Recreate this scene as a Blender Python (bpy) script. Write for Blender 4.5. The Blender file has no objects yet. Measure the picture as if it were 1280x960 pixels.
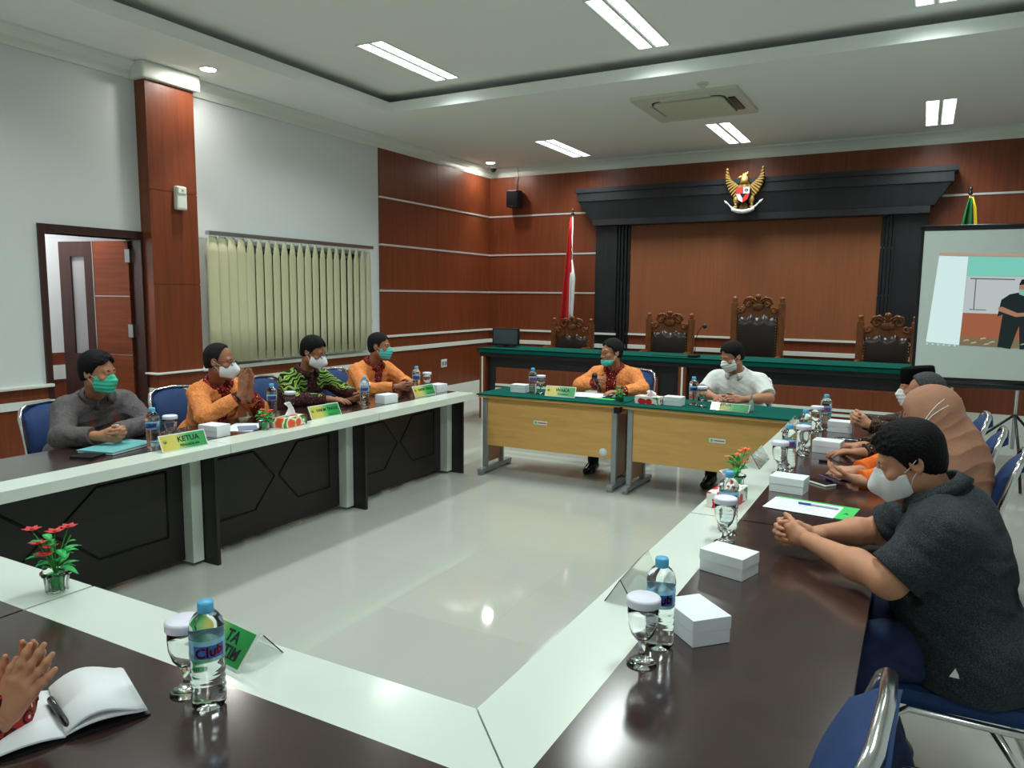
import bpy, bmesh, math, random
import numpy as np
from mathutils import Vector, Matrix
random.seed(7)
SC = bpy.context.scene
COL = SC.collection
PI = math.pi
def V(*a): return Vector(a)

# ---------------------------------------------------------------- camera
cam = bpy.data.cameras.new('camera'); camo = bpy.data.objects.new('camera', cam); COL.objects.link(camo)
cam.sensor_fit = 'HORIZONTAL'; cam.sensor_width = 36.0; cam.lens = 930.76/1280*36.0
cam.clip_start = 0.05; cam.clip_end = 60
_y, _p, _r = -0.50087266, -0.1187308, 0.00967981
_f = Vector((math.sin(_y)*math.cos(_p), math.cos(_y)*math.cos(_p), math.sin(_p)))
_rt = Vector((math.cos(_y), -math.sin(_y), 0)); _u = _rt.cross(_f)
_r2 = _rt*math.cos(_r)+_u*math.sin(_r); _u2 = -_rt*math.sin(_r)+_u*math.cos(_r)
_m = Matrix((_r2, _u2, -_f)).transposed().to_4x4(); _m.translation = (0, 0, 1.65)
camo.matrix_world = _m
SC.camera = camo
# ---------------------------------------------------------------- world and exposure
w = bpy.data.worlds.new('night'); SC.world = w; w.use_nodes = True
w.node_tree.nodes['Background'].inputs[0].default_value = (0.02, 0.025, 0.03, 1)
w.node_tree.nodes['Background'].inputs[1].default_value = 0.2
SC.view_settings.view_transform = 'Standard'; SC.view_settings.look = 'None'
SC.view_settings.gamma = 1.0; SC.view_settings.use_curve_mapping = False
SC.view_settings.exposure = -0.07
TUBE_POWER = 5.0           # glow of the fluorescent diffusers themselves
LAMP_WATT = 34.0           # light each fixture throws down through its louvre
SPOT_POWER = 70.0          # recessed downlights
LIGHT_COL = (0.90, 1.0, 0.97)

# ---------------------------------------------------------------- mesh builder
class MB:
    def __init__(s): s.bm = bmesh.new(); s.mi = 0
    def _tag(s, fs):
        for f in fs: f.material_index = s.mi
    def box(s, lo, hi, rot=None, bev=0):
        x0, y0, z0 = lo; x1, y1, z1 = hi
        vs = [s.bm.verts.new(v) for v in ((x0,y0,z0),(x1,y0,z0),(x1,y1,z0),(x0,y1,z0),(x0,y0,z1),(x1,y0,z1),(x1,y1,z1),(x0,y1,z1))]
        fs = [s.bm.faces.new([vs[i] for i in q]) for q in ((3,2,1,0),(4,5,6,7),(0,1,5,4),(1,2,6,5),(2,3,7,6),(3,0,4,7))]
        s._tag(fs)
        if bev:
            es = list({e for f in fs for e in f.edges})
            r = bmesh.ops.bevel(s.bm, geom=es, offset=bev, segments=2, profile=0.6, affect='EDGES')
            s._tag(r['faces'])
            vs = list({v for f in r['faces'] for v in f.verts} | {v for v in vs if v.is_valid})
        if rot is not None:
            for v in vs: v.co = rot @ v.co
        return s
    def prism(s, pts, z0, z1, M=None):
        """polygon in x,y pushed from z0 to z1, then through M"""
        a = [s.bm.verts.new((p[0], p[1], z0)) for p in pts]; b = [s.bm.verts.new((p[0], p[1], z1)) for p in pts]
        n = len(pts); fs = [s.bm.faces.new(a[::-1]), s.bm.faces.new(b)]
        for i in range(n): fs.append(s.bm.faces.new((a[i], a[(i+1) % n], b[(i+1) % n], b[i])))
        s._tag(fs)
        if M is not None:
            for v in a+b: v.co = M @ v.co
        return s
    def quad(s, *ps):
        f = s.bm.faces.new([s.bm.verts.new(p) for p in ps]); s._tag([f]); return s
    def lathe(s, prof, seg=24, M=None, fn=None):
        rings = []
        for r, z in prof:
            if r < 1e-5: rings.append([s.bm.verts.new((0, 0, z))]); continue
            ring = []
            for i in range(seg):
                a = 2*PI*i/seg; rr = r if fn is None else fn(r, z, a)
                ring.append(s.bm.verts.new((rr*math.cos(a), rr*math.sin(a), z)))
            rings.append(ring)
        fs = []
        for A, B in zip(rings, rings[1:]):
            for i in range(seg):
                j = (i+1) % seg
                if len(A) == 1 and len(B) == 1: continue
                if len(A) == 1: fs.append(s.bm.faces.new((A[0], B[j], B[i])))
                elif len(B) == 1: fs.append(s.bm.faces.new((A[i], A[j], B[0])))
                else: fs.append(s.bm.faces.new((A[i], A[j], B[j], B[i])))
        for f in fs: f.smooth = True
        s._tag(fs)
        if M is not None:
            for R in rings:
                for v in R: v.co = M @ v.co
        return s
    def tube(s, pts, r, seg=8, closed=False, flat=None):
        pts = [Vector(p) for p in pts]; n = len(pts)
        rr = r if isinstance(r, (list, tuple)) else [r]*n
        rings = []; up = None
        for i, p in enumerate(pts):
            if closed: t = pts[(i+1) % n]-pts[i-1]
            else: t = pts[min(i+1, n-1)]-pts[max(i-1, 0)]
            t.normalize()
            if up is None:
                up = Vector((0, 0, 1)) if abs(t.z) < 0.9 else Vector((1, 0, 0))
            up = (up - t*up.dot(t)); 
            if up.length < 1e-6: up = t.orthogonal()
            up.normalize(); sd = t.cross(up)
            fx, fy = flat if flat else (1, 1)
            rings.append([s.bm.verts.new(p+(up*math.sin(a)*fy+sd*math.cos(a)*fx)*rr[i]) for a in [2*PI*k/seg for k in range(seg)]])
        fs = []
        for i in range(n if closed else n-1):
            A, B = rings[i], rings[(i+1) % n]
            for k in range(seg): fs.append(s.bm.faces.new((A[k], A[(k+1) % seg], B[(k+1) % seg], B[k])))
        for f in fs: f.smooth = True
        if not closed: fs.append(s.bm.faces.new(rings[0][::-1])); fs.append(s.bm.faces.new(rings[-1]))
        s._tag(fs); return s
    def ball(s, c, r, M=None, u=12, v=8):
        rx, ry, rz = r if isinstance(r, (tuple, list)) else (r, r, r)
        T = Matrix.Translation(c) @ (M.to_4x4() if M is not None else Matrix.Identity(4)) @ Matrix.Diagonal((rx, ry, rz, 1))
        g = bmesh.ops.create_uvsphere(s.bm, u_segments=u, v_segments=v, radius=1, matrix=T)
        for f in {f for q in g['verts'] for f in q.link_faces}: f.smooth = True; f.material_index = s.mi
        return s
    def grid(s, P, closed_u=False, thick=None, smooth=True):
        """P[i][j] of points -> sheet; thick gives it a second face"""
        def sheet(Q, flip):
            W = [[s.bm.verts.new(p) for p in row] for row in Q]; fs = []
            n, m = len(W), len(W[0])
            for i in range(n if closed_u else n-1):
                for j in range(m-1):
                    q = (W[i][j], W[(i+1) % n][j], W[(i+1) % n][j+1], W[i][j+1])
                    f = s.bm.faces.new(q[::-1] if flip else q); f.smooth = smooth; fs.append(f)
            s._tag(fs); return W
        A = sheet(P, False)
        if thick:
            B = sheet([[Vector(p)+Vector(thick) for p in row] for row in P], True)
            n, m = len(P), len(P[0]); fs = []
            for i in range(n-1):
                fs.append(s.bm.faces.new((A[i+1][0], A[i][0], B[i][0], B[i+1][0])))
                fs.append(s.bm.faces.new((A[i][m-1], A[i+1][m-1], B[i+1][m-1], B[i][m-1])))
            for j in range(m-1):
                fs.append(s.bm.faces.new((A[0][j], A[0][j+1], B[0][j+1], B[0][j])))
                fs.append(s.bm.faces.new((A[n-1][j+1], A[n-1][j], B[n-1][j], B[n-1][j+1])))
            s._tag(fs)
        return s
    def obj(s, name, mats, parent=None, loc=None, rot=None, M=None):
        me = bpy.data.meshes.new(name)
        if M is not None: s.bm.transform(M)
        bmesh.ops.recalc_face_normals(s.bm, faces=s.bm.faces[:])
        s.bm.to_mesh(me); s.bm.free()
        for m in (mats if isinstance(mats, (list, tuple)) else [mats]): me.materials.append(m)
        o = bpy.data.objects.new(name, me); COL.objects.link(o)
        if parent is not None: o.parent = parent
        if loc is not None: o.location = loc
        if rot is not None: o.rotation_euler = rot
        return o

def tag(o, label=None, cat=None, group=None, kind=None):
    if label: o['label'] = label
    if cat: o['category'] = cat
    if group: o['group'] = group
    if kind: o['kind'] = kind
    return o
def thing(name, label, cat, loc=(0, 0, 0), rz=0, group=None):
    o = bpy.data.objects.new(name, None); COL.objects.link(o); o.empty_display_size = 0.05
    o.location = loc; o.rotation_euler = (0, 0, rz)
    return tag(o, label, cat, group)
def struct(name, mb, mat, parent=None, label=None):
    o = mb.obj(name, mat, parent)
    if parent is None: o['kind'] = 'structure'
    if label: o['label'] = label
    return o
def dup(root, loc, rz=0, label=None, group=None):
    def cp(o, par):
        c = o.copy(); COL.objects.link(c); c.parent = par
        for ch in list(o.children): cp(ch, c)
        return c
    r = cp(root, None); r.location = loc; r.rotation_euler = (0, 0, rz)
    if label: r['label'] = label
    if group: r['group'] = group
    return r
_font = {}
def text_obj(txt, size, mat, parent, M, name='lettering', extrude=0.0006, align='CENTER', bold=0.0, warp=None, sx=1.0):
    c = bpy.data.curves.new('t', 'FONT'); c.body = txt; c.size = size; c.align_x = align; c.align_y = 'CENTER'
    c.extrude = extrude; c.offset = bold; c.resolution_u = 3
    t = bpy.data.objects.new('t', c); COL.objects.link(t)
    dg = bpy.context.evaluated_depsgraph_get(); me = bpy.data.meshes.new_from_object(t.evaluated_get(dg))
    bpy.data.objects.remove(t); bpy.data.curves.remove(c)
    me.name = name; me.materials.clear(); me.materials.append(mat)
    for v in me.vertices:
        co = v.co.copy(); co.x *= sx
        if warp: co = Vector(warp(co))
        v.co = M @ co
    o = bpy.data.objects.new(name, me); COL.objects.link(o); o.parent = parent
    return o
def frame_m(o, x, y):
    """4x4 from an origin, an x axis and a y axis (z = x cross y)"""
    x = Vector(x).normalized(); y = Vector(y); y = (y-x*y.dot(x)).normalized(); z = x.cross(y)
    m = Matrix((x, y, z)).transposed().to_4x4(); m.translation = o; return m
# ---------------------------------------------------------------- materials
def _nodes(name):
    m = bpy.data.materials.new(name); m.use_nodes = True; nt = m.node_tree
    return m, nt, nt.nodes['Principled BSDF']
def N(nt, t, **kw):
    n = nt.nodes.new(t)
    for k, v in kw.items():
        if k in n.inputs: n.inputs[k].default_value = v
        else: setattr(n, k, v)
    return n
def rgb(*c):
    """sRGB 0-255 -> linear"""
    f = lambda u: (u/255/12.92) if u/255 <= 0.04045 else ((u/255+0.055)/1.055)**2.4
    return (f(c[0]), f(c[1]), f(c[2]), 1)
def mat(name, col, rough=0.5, metal=0.0, spec=0.5, bump=0, bscale=80, var=0, vscale=6, coat=0, trans=0, ior=1.45, emit=0, ecol=None, sheen=0, sss=0):
    m, nt, b = _nodes(name); c = rgb(*col)
    b.inputs['Base Color'].default_value = c; b.inputs['Roughness'].default_value = rough
    b.inputs['Metallic'].default_value = metal; b.inputs['Specular IOR Level'].default_value = spec
    b.inputs['Coat Weight'].default_value = coat; b.inputs['Coat Roughness'].default_value = 0.08
    b.inputs['Transmission Weight'].default_value = trans; b.inputs['IOR'].default_value = ior
    b.inputs['Sheen Weight'].default_value = sheen
    if sss: b.inputs['Subsurface Weight'].default_value = sss; b.inputs['Subsurface Radius'].default_value = (0.012, 0.005, 0.003); b.inputs['Subsurface Scale'].default_value = 1.0
    if emit: b.inputs['Emission Color'].default_value = (*(ecol or c[:3]), 1); b.inputs['Emission Strength'].default_value = emit
    if var or bump:
        tc = N(nt, 'ShaderNodeTexCoord')
    if var:
        n = N(nt, 'ShaderNodeTexNoise', Scale=vscale, Detail=4.0); nt.links.new(tc.outputs['Object'], n.inputs['Vector'])
        r = N(nt, 'ShaderNodeValToRGB'); e = r.color_ramp.elements
        e[0].position = .3; e[1].position = .7
        e[0].color = [max(0, x*(1-var)) for x in c[:3]]+[1]; e[1].color = [min(1, x*(1+var)) for x in c[:3]]+[1]
        nt.links.new(n.outputs['Fac'], r.inputs[0]); nt.links.new(r.outputs[0], b.inputs['Base Color'])
    if bump:
        n = N(nt, 'ShaderNodeTexNoise', Scale=bscale, Detail=3.0); nt.links.new(tc.outputs['Object'], n.inputs['Vector'])
        bp = N(nt, 'ShaderNodeBump', Strength=bump, Distance=0.004); nt.links.new(n.outputs['Fac'], bp.inputs['Height'])
        nt.links.new(bp.outputs[0], b.inputs['Normal'])
    return m
def wood(name, c1, c2, rough=0.35, scale=(18, 18, 0.8), coat=0.15, spec=0.4):
    m, nt, b = _nodes(name)
    tc = N(nt, 'ShaderNodeTexCoord'); mp = N(nt, 'ShaderNodeMapping'); mp.inputs['Scale'].default_value = scale
    nt.links.new(tc.outputs['Object'], mp.inputs[0])
    n = N(nt, 'ShaderNodeTexNoise', Scale=2.2, Detail=7.0, Roughness=0.6, Distortion=0.4); nt.links.new(mp.outputs[0], n.inputs['Vector'])
    r = N(nt, 'ShaderNodeValToRGB'); e = r.color_ramp.elements
    e[0].position = .35; e[1].position = .68; e[0].color = rgb(*c1); e[1].color = rgb(*c2)
    nt.links.new(n.outputs['Fac'], r.inputs[0]); nt.links.new(r.outputs[0], b.inputs['Base Color'])
    b.inputs['Roughness'].default_value = rough; b.inputs['Coat Weight'].default_value = coat; b.inputs['Coat Roughness'].default_value = 0.15
    b.inputs['Specular IOR Level'].default_value = spec
    return m
def batik(name, cols, scale=26, dist=1.2, rough=0.8, kind='noise', bump=0.25, zs=1.0):
    """printed cotton: colours in steps over a swirling pattern"""
    m, nt, b = _nodes(name)
    tc = N(nt, 'ShaderNodeTexCoord'); mp = N(nt, 'ShaderNodeMapping'); mp.inputs['Scale'].default_value = (1, 1, zs)
    nt.links.new(tc.outputs['Object'], mp.inputs[0])
    if kind == 'noise':
        n = N(nt, 'ShaderNodeTexNoise', Scale=scale, Detail=2.5, Distortion=dist); out = n.outputs['Fac']
    elif kind == 'voronoi':
        n = N(nt, 'ShaderNodeTexVoronoi', Scale=scale); out = n.outputs['Distance']
    elif kind == 'wave':
        n = N(nt, 'ShaderNodeTexWave', Scale=scale, Distortion=dist, Detail=2.0); n.wave_type = 'RINGS'; out = n.outputs['Fac']
    nt.links.new(mp.outputs[0], n.inputs['Vector'])
    r = N(nt, 'ShaderNodeValToRGB'); r.color_ramp.interpolation = 'CONSTANT' if kind != 'noise' else 'LINEAR'
    els = r.color_ramp.elements
    while len(els) < len(cols): els.new(0.5)
    for e, (p, c) in zip(els, cols): e.position = p; e.color = rgb(*c)
    nt.links.new(out, r.inputs[0]); nt.links.new(r.outputs[0], b.inputs['Base Color'])
    b.inputs['Roughness'].default_value = rough; b.inputs['Specular IOR Level'].default_value = 0.2
    n2 = N(nt, 'ShaderNodeTexNoise', Scale=14.0, Detail=4.0, Distortion=0.6); nt.links.new(tc.outputs['Object'], n2.inputs['Vector'])
    bp = N(nt, 'ShaderNodeBump', Strength=bump, Distance=0.02); nt.links.new(n2.outputs['Fac'], bp.inputs['Height']); nt.links.new(bp.outputs[0], b.inputs['Normal'])
    return m
def emit_mat(name, col, strength):
    m = bpy.data.materials.new(name); m.use_nodes = True; nt = m.node_tree; nt.nodes.remove(nt.nodes['Principled BSDF'])
    e = N(nt, 'ShaderNodeEmission', Color=(*col, 1), Strength=strength); nt.links.new(e.outputs[0], nt.nodes['Material Output'].inputs[0])
    return m
def floor_mat():
    m, nt, b = _nodes('glossy floor tile')
    tc = N(nt, 'ShaderNodeTexCoord'); br = N(nt, 'ShaderNodeTexBrick', Scale=1.0); br.offset = 0
    br.inputs['Brick Width'].default_value = .6; br.inputs['Row Height'].default_value = .6; br.inputs['Mortar Size'].default_value = .0016
    br.inputs['Color1'].default_value = rgb(172, 175, 166); br.inputs['Color2'].default_value = rgb(177, 180, 171); br.inputs['Mortar'].default_value = rgb(168, 171, 162)
    nt.links.new(tc.outputs['Object'], br.inputs['Vector']); nt.links.new(br.outputs['Color'], b.inputs['Base Color'])
    b.inputs['Roughness'].default_value = 0.05; b.inputs['Specular IOR Level'].default_value = 0.6
    return m
def grad_mat(name, stops, axis='X', lo=-.5, hi=.5, rough=0.3):
    """printed colour gradient along an object's own axis"""
    m, nt, b = _nodes(name)
    tc = N(nt, 'ShaderNodeTexCoord'); sp = N(nt, 'ShaderNodeSeparateXYZ'); nt.links.new(tc.outputs['Object'], sp.inputs[0])
    mr = N(nt, 'ShaderNodeMapRange'); mr.inputs['From Min'].default_value = lo; mr.inputs['From Max'].default_value = hi
    nt.links.new(sp.outputs[axis], mr.inputs[0])
    r = N(nt, 'ShaderNodeValToRGB'); els = r.color_ramp.elements
    while len(els) < len(stops): els.new(.5)
    for e, (p, c) in zip(els, stops): e.position = p; e.color = rgb(*c)
    nt.links.new(mr.outputs[0], r.inputs[0]); nt.links.new(r.outputs[0], b.inputs['Base Color']); b.inputs['Roughness'].default_value = rough
    return m

M = dict(
 wall=mat('white wall paint', (214, 220, 220), 0.7, bump=.05, bscale=200), ceil=mat('ceiling paint', (238, 242, 238), 0.8),
 white=mat('white gloss trim', (222, 228, 220), 0.35), chrome=mat('polished steel', (215, 215, 215), 0.18, 1.0), alu=mat('brushed aluminium', (200, 202, 205), 0.3, 1.0),
 grey=mat('grey powder coat', (150, 155, 158), 0.4, 0.3), black=mat('black plastic', (18, 19, 22), 0.35), navy=mat('blue upholstery', (20, 52, 100), 0.75, bump=.15, bscale=400, var=.1, vscale=30),
 panel=wood('red brown wall veneer', (108, 51, 27), (126, 63, 35), 0.38, (14, 14, 0.6), coat=.1),
 panel_mid=wood('tan brown backdrop veneer', (141, 82, 50), (150, 89, 56), 0.5, (14, 14, 0.6), coat=0),
 door=wood('door veneer', (110, 52, 27), (134, 68, 37), 0.35, (1.0, 1.0, 14)), door_dark=wood('dark door stile', (52, 30, 26), (66, 38, 32), 0.35),
 ebony=wood('near black stained wood', (24, 24, 29), (33, 33, 38), 0.4, (10, 10, 0.7), coat=.1), 
 table=wood('dark brown table laminate', (48, 31, 30), (60, 41, 38), 0.17, (5, 5, 5), coat=.6, spec=.5), tpanel=mat('dark brown modesty board', (33, 29, 29), 0.4), tgroove=mat('black groove', (10, 9, 9), 0.6),
 tborder=mat('pale table border', (214, 223, 213), 0.22, coat=.2), beech=wood('beech laminate', (205, 158, 88), (219, 173, 104), 0.4, (0.9, 8, 8), coat=.05), beech_dark=wood('beech side board', (150, 102, 58), (166, 116, 68), .45),
 cloth=mat('dark green table cloth', (3, 80, 70), 0.95, bump=.2, bscale=300, spec=.12), carved=wood('carved teak', (98, 52, 22), (138, 80, 38), 0.35, (9, 9, 3)), leather=mat('dark brown leather', (44, 33, 29), 0.28, bump=.5, bscale=60),
 brass=mat('brass', (190, 150, 70), 0.3, 1.0), blind=mat('cream blind fabric', (196, 196, 160), 0.8, bump=.1, bscale=300), glass_dark=mat('night window glass', (16, 20, 22), 0.05, spec=.6),
 gold=mat('gold paint', (168, 134, 70), 0.4, 0.4), red=mat('red paint', (190, 34, 30), 0.5), gold_dark=mat('dark gold paint', (128, 98, 44), 0.4, 0.5),
 flag_red=mat('red flag cloth', (190, 30, 34), 0.8), flag_white=mat('white flag cloth', (225, 225, 225), 0.8), flag_green=mat('green flag cloth', (6, 96, 52), 0.8), flag_yellow=mat('yellow fringe', (222, 190, 40), 0.8),
 steel_strip=mat('bright steel strip', (226, 226, 226), .38, .55), mask_peach=mat('peach face mask', (226, 128, 98), .8),
 screen=mat('projection screen fabric', (196, 206, 202), 0.8), paper=mat('white paper', (232, 234, 238), 0.75), card=mat('white cardboard', (228, 232, 236), 0.6), ink=mat('printed ink', (24, 26, 34), 0.7),
 pet=mat('clear bottle plastic and water', (240, 248, 250), 0.03, trans=1.0, ior=1.30), glass=mat('clear drinking glass', (250, 252, 252), 0.01, trans=1.0, ior=1.42), cap=mat('light blue cap', (92, 178, 222), 0.4),
 lid=mat('white plastic lid', (226, 226, 240), 0.4), label=mat('pale blue film label', (150, 200, 226), .3, trans=.55, ior=1.2), red_ink=mat('red lettering', (205, 36, 44), 0.5), blue_ink=mat('blue printed panel', (54, 98, 178), 0.5),
 leaf=mat('green plastic leaf', (36, 176, 84), 0.45, var=.25, vscale=40), stem=mat('plastic stem', (40, 150, 60), .5), petal_red=mat('red petals', (212, 56, 58), .6), petal_orange=mat('orange petals', (240, 120, 62), .6),
 acrylic=mat('clear acrylic', (250, 253, 252), 0.02, trans=1.0, ior=1.3), skin=mat('tan skin', (176, 122, 94), 0.5, spec=.35, bump=.06, bscale=500, var=.06, vscale=30, sss=.06),
 skin_light=mat('light tan skin', (188, 134, 104), 0.5, spec=.35, bump=.06, bscale=500, var=.06, vscale=30, sss=.06), skin_dark=mat('brown skin', (158, 106, 80), 0.5, spec=.35, bump=.06, bscale=500, var=.06, vscale=30, sss=.06),
 lip=mat('lips', (140, 82, 74), .5), eye_white=mat('eye white', (215, 212, 208), .25), iris=mat('dark iris', (26, 17, 13), .15),
 hair=mat('black hair', (11, 10, 11), 0.7, spec=.2, bump=.9, bscale=160), hair_grey=mat('greying hair', (70, 72, 74), 0.8, spec=.2, bump=.9, bscale=160, var=.5, vscale=120), hair_salt=mat('short dark greying hair', (26, 25, 26), 0.8, spec=.2, bump=.9, bscale=160, var=.4, vscale=120),
 mask_green=mat('green surgical mask', (60, 190, 160), .8, bump=.1, bscale=60), mask_white=mat('white face mask', (226, 230, 232), .8), strap=mat('white ear loop', (228, 230, 230), .7), mask_teal=mat('teal surgical mask', (84, 188, 186), .8),
 trousers=mat('black trousers', (20, 21, 24), .8), jeans=mat('dark blue denim', (26, 40, 76), .85, bump=.2, bscale=300, var=.3, vscale=20), shoe=mat('black shoe leather', (14, 14, 15), .25),
 phone=mat('dark phone', (26, 26, 34), .12), phone_purple=mat('purple phone case', (86, 70, 116), .4), folder_teal=mat('teal folder', (104, 172, 176), .5), green_card=mat('green folder card', (58, 196, 92), .6), pen_blue=mat('blue pen plastic', (36, 78, 170), .3),
 sanit=mat('clear spray bottle', (225, 235, 235), .1, trans=.8, ior=1.3), steel_dark=mat('dark steel', (60, 60, 62), .3, .9),
)
# shirts
M['shirt_grey'] = batik('grey patterned shirt', [(.30, (70, 64, 66)), (.48, (98, 92, 94)), (.6, (82, 75, 77)), (.75, (112, 104, 106))], 42, 1.0)
M['shirt_grey_band'] = batik('brown woven stripe', [(.3, (108, 58, 44)), (.6, (134, 80, 62))], 60)
M['batik_orange'] = batik('orange batik cotton', [(.28, (206, 112, 58)), (.45, (234, 152, 88)), (.52, (202, 104, 54)), (.62, (240, 164, 98)), (.75, (226, 138, 76))], 34, 1.6)
M['batik_red'] = batik('dark red batik trim', [(0, (216, 190, 180)), (.2, (150, 36, 34)), (.42, (60, 24, 24)), (.62, (170, 52, 42))], 38, 1.0, kind='voronoi')
M['batik_green'] = batik('green swirl batik', [(0, (18, 30, 14)), (.12, (44, 104, 38)), (.34, (160, 186, 84)), (.56, (58, 116, 44)), (.72, (172, 190, 96)), (.9, (20, 34, 16))], 5.0, 14, kind='wave', bump=.15)
M['batik_maroon'] = batik('maroon batik', [(0, (120, 84, 84)), (.2, (62, 30, 32)), (.5, (44, 22, 24)), (.7, (86, 48, 48))], 46, 1.0, kind='voronoi')
M['shirt_white'] = batik('white cotton shirt', [(.3, (214, 218, 214)), (.7, (226, 229, 226))], 8, .5, bump=.5)
M['shirt_dark'] = batik('charcoal heather shirt', [(.34, (28, 32, 36)), (.5, (42, 48, 52)), (.68, (66, 75, 79))], 330, .4, bump=.4)
M['batik_orange2'] = batik('orange sleeve cotton', [(.3, (216, 92, 26)), (.7, (236, 120, 44))], 8, .8)
M['batik_brown'] = batik('black and brown batik', [(0, (200, 170, 130)), (.16, (34, 26, 24)), (.5, (90, 62, 44)), (.7, (28, 22, 22))], 34, 1.0, kind='voronoi')
M['hijab'] = batik('tan headscarf cloth', [(.3, (156, 112, 90)), (.7, (174, 128, 105))], 5, .6, bump=.3)
M['tissue_red'] = batik('strawberry print card', [(0, (206, 40, 44)), (.42, (206, 40, 44)), (.46, (236, 236, 230)), (.8, (90, 150, 70))], 17, kind='voronoi', bump=0, rough=.4)
M['tissue_peach'] = batik('peach print card', [(0, (232, 96, 52)), (.36, (240, 140, 80)), (.46, (238, 238, 230)), (.62, (100, 150, 70)), (.72, (84, 60, 40))], 15, kind='voronoi', bump=0, rough=.4)
SIGN_MAT = grad_mat('yellow to green printed plate', [(0, (206, 180, 70)), (.34, (200, 196, 96)), (.5, (120, 180, 96)), (.62, (26, 160, 74)), (1, (14, 140, 58))], 'X', -.14, .14)
# ---------------------------------------------------------------- the room
XL, XR, YB, YF, ZC, ZU = -6.4, 1.84, 10.86, -3.0, 3.70, 3.90
struct('floor', MB().box((XL-2.2, YF-.2, -.1), (XR+.2, YB+.2, 0)), floor_mat())
b = MB()   # wall on the door side, with a doorway and a window opening
b.box((XL-.2, YF, 0), (XL, 3.613, 4.0)).box((XL-.2, 3.613, 2.13), (XL, 4.485, 4.0)).box((XL-.2, 4.485, 0), (XL, 5.3, 4.0))
b.box((XL-.2, 5.3, 0), (XL, 7.55, .95)).box((XL-.2, 5.3, 2.15), (XL, 7.55, 4.0)).box((XL-.2, 7.55, 0), (XL, YB+.2, 4.0))
struct('wall_left', b, M['wall'])
struct('wall_back', MB().box((XL-.2, YB, 0), (XR+.2, YB+.2, 4.0)), M['wall'])
struct('wall_right', MB().box((XR, YF, 0), (XR+.2, YB, 4.0)), M['wall'])
struct('wall_front', MB().box((XL-.2, YF-.2, 0), (XR+.2, YF, 4.0)), M['wall'])
RX0, RX1, RY0, RY1 = -5.47, 0.91, -.6, 7.03      # the raised middle of the ceiling
b = MB()
b.box((XL, YF, ZC), (RX0, YB, 3.815)).box((RX1, YF, ZC), (XR, YB, 3.815)).box((RX0, RY1, ZC), (RX1, YB, 3.815)).box((RX0, YF, ZC), (RX1, RY0, 3.815))
struct('ceiling', b, M['ceil'])
b = MB(); b.box((RX0-.32, RY0-.32, ZU), (RX1+.32, RY1+.32, ZU+.06))
for lo, hi in (((RX0-.36, RY0-.36, 3.8), (RX0-.32, RY1+.36, ZU+.06)), ((RX1+.32, RY0-.36, 3.8), (RX1+.36, RY1+.36, ZU+.06)), ((RX0-.36, RY1+.32, 3.8), (RX1+.36, RY1+.36, ZU+.06)), ((RX0-.36, RY0-.36, 3.8), (RX1+.36, RY0-.32, ZU+.06))): b.box(lo, hi)
struct('ceiling_raised', b, M['ceil'])
# crown mouldings
prof = [(0, 3.55), (.02, 3.55), (.03, 3.58), (.03, 3.62), (.06, 3.66), (.10, 3.68), (.10, 3.70), (0, 3.70)]
def run_y(x, sgn, y0, y1):   # moulding along Y on a wall at x
    A = Matrix(((sgn, 0, 0, x), (0, 0, 1, 0), (0, 1, 0, 0), (0, 0, 0, 1))); return MB().prism([(p, z) for p, z in prof], y0, y1, A)
def run_x(y, sgn, x0, x1):
    A = Matrix(((0, 0, 1, 0), (sgn, 0, 0, y), (0, 1, 0, 0), (0, 0, 0, 1))); return MB().prism([(p, z) for p, z in prof], x0, x1, A)
struct('trim_1', run_y(XL, 1, YF, YB), M['white']); struct('trim_2', run_x(YB, -1, XL, XR), M['white']); struct('trim_3', run_y(XR, -1, YF, YB), M['white'])
# ---- veneer cladding of the back wall and the far end of the left wall
def veneer(name, boxes, m=None): 
    b = MB()
    for lo, hi in boxes: b.box(lo, hi)
    return struct(name, b, m or M['panel'])
CZ = [(.25, .86), (.92, 1.062), (1.092, 1.683), (1.703, 2.293), (2.313, 2.914), (2.934, 3.55)]
bx = []
for z0, z1 in CZ:
    for x0, x1 in ((XL, -4.39), (-4.388, 0.0), (.002, XR)): bx.append(((x0, YB-.025, z0), (x1, YB, z1)))
veneer('trim_4', bx)
bx = []
for z0, z1 in CZ:
    for y0, y1 in ((7.96, 9.298), (9.302, YB-.025)): bx.append(((XL, y0, z0), (XL+.025, y1, z1)))
veneer('trim_5', bx)
def rails(name, zs, m, x=True, d=.035):
    b = MB()
    for z0, z1 in zs:
        if x: b.box((XL+.02, YB-d, z0), (XR, YB-.001, z1), bev=.003)
        else: b.box((XL+.001, 7.96, z0), (XL+d, YB-.02, z1), bev=.003)
    return struct(name, b, m)
ST = [(1.683, 1.703), (2.293, 2.313), (2.914, 2.934)]
ST = [(a-.003, c+.003) for a, c in ST]
rails('trim_6', ST, M['steel_strip']); rails('trim_7', ST, M['steel_strip'], False)
WT = [(.86, .92), (1.062, 1.092)]
rails('trim_8', WT, M['white'], True, .05); rails('trim_9', WT, M['white'], False, .05)
struct('baseboard_back', MB().box((XL+.02, YB-.03, 0), (XR, YB, .25)), M['white']); struct('baseboard_left', MB().box((XL, 4.96, 0), (XL+.03, YB-.03, .25)).box((XL, YF, 0), (XL+.03, 3.56, .25)), M['white'])
struct('trim_10', MB().box((XL, 7.935, .72), (XL+.035, 7.962, 1.0)), M['white'])
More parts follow.
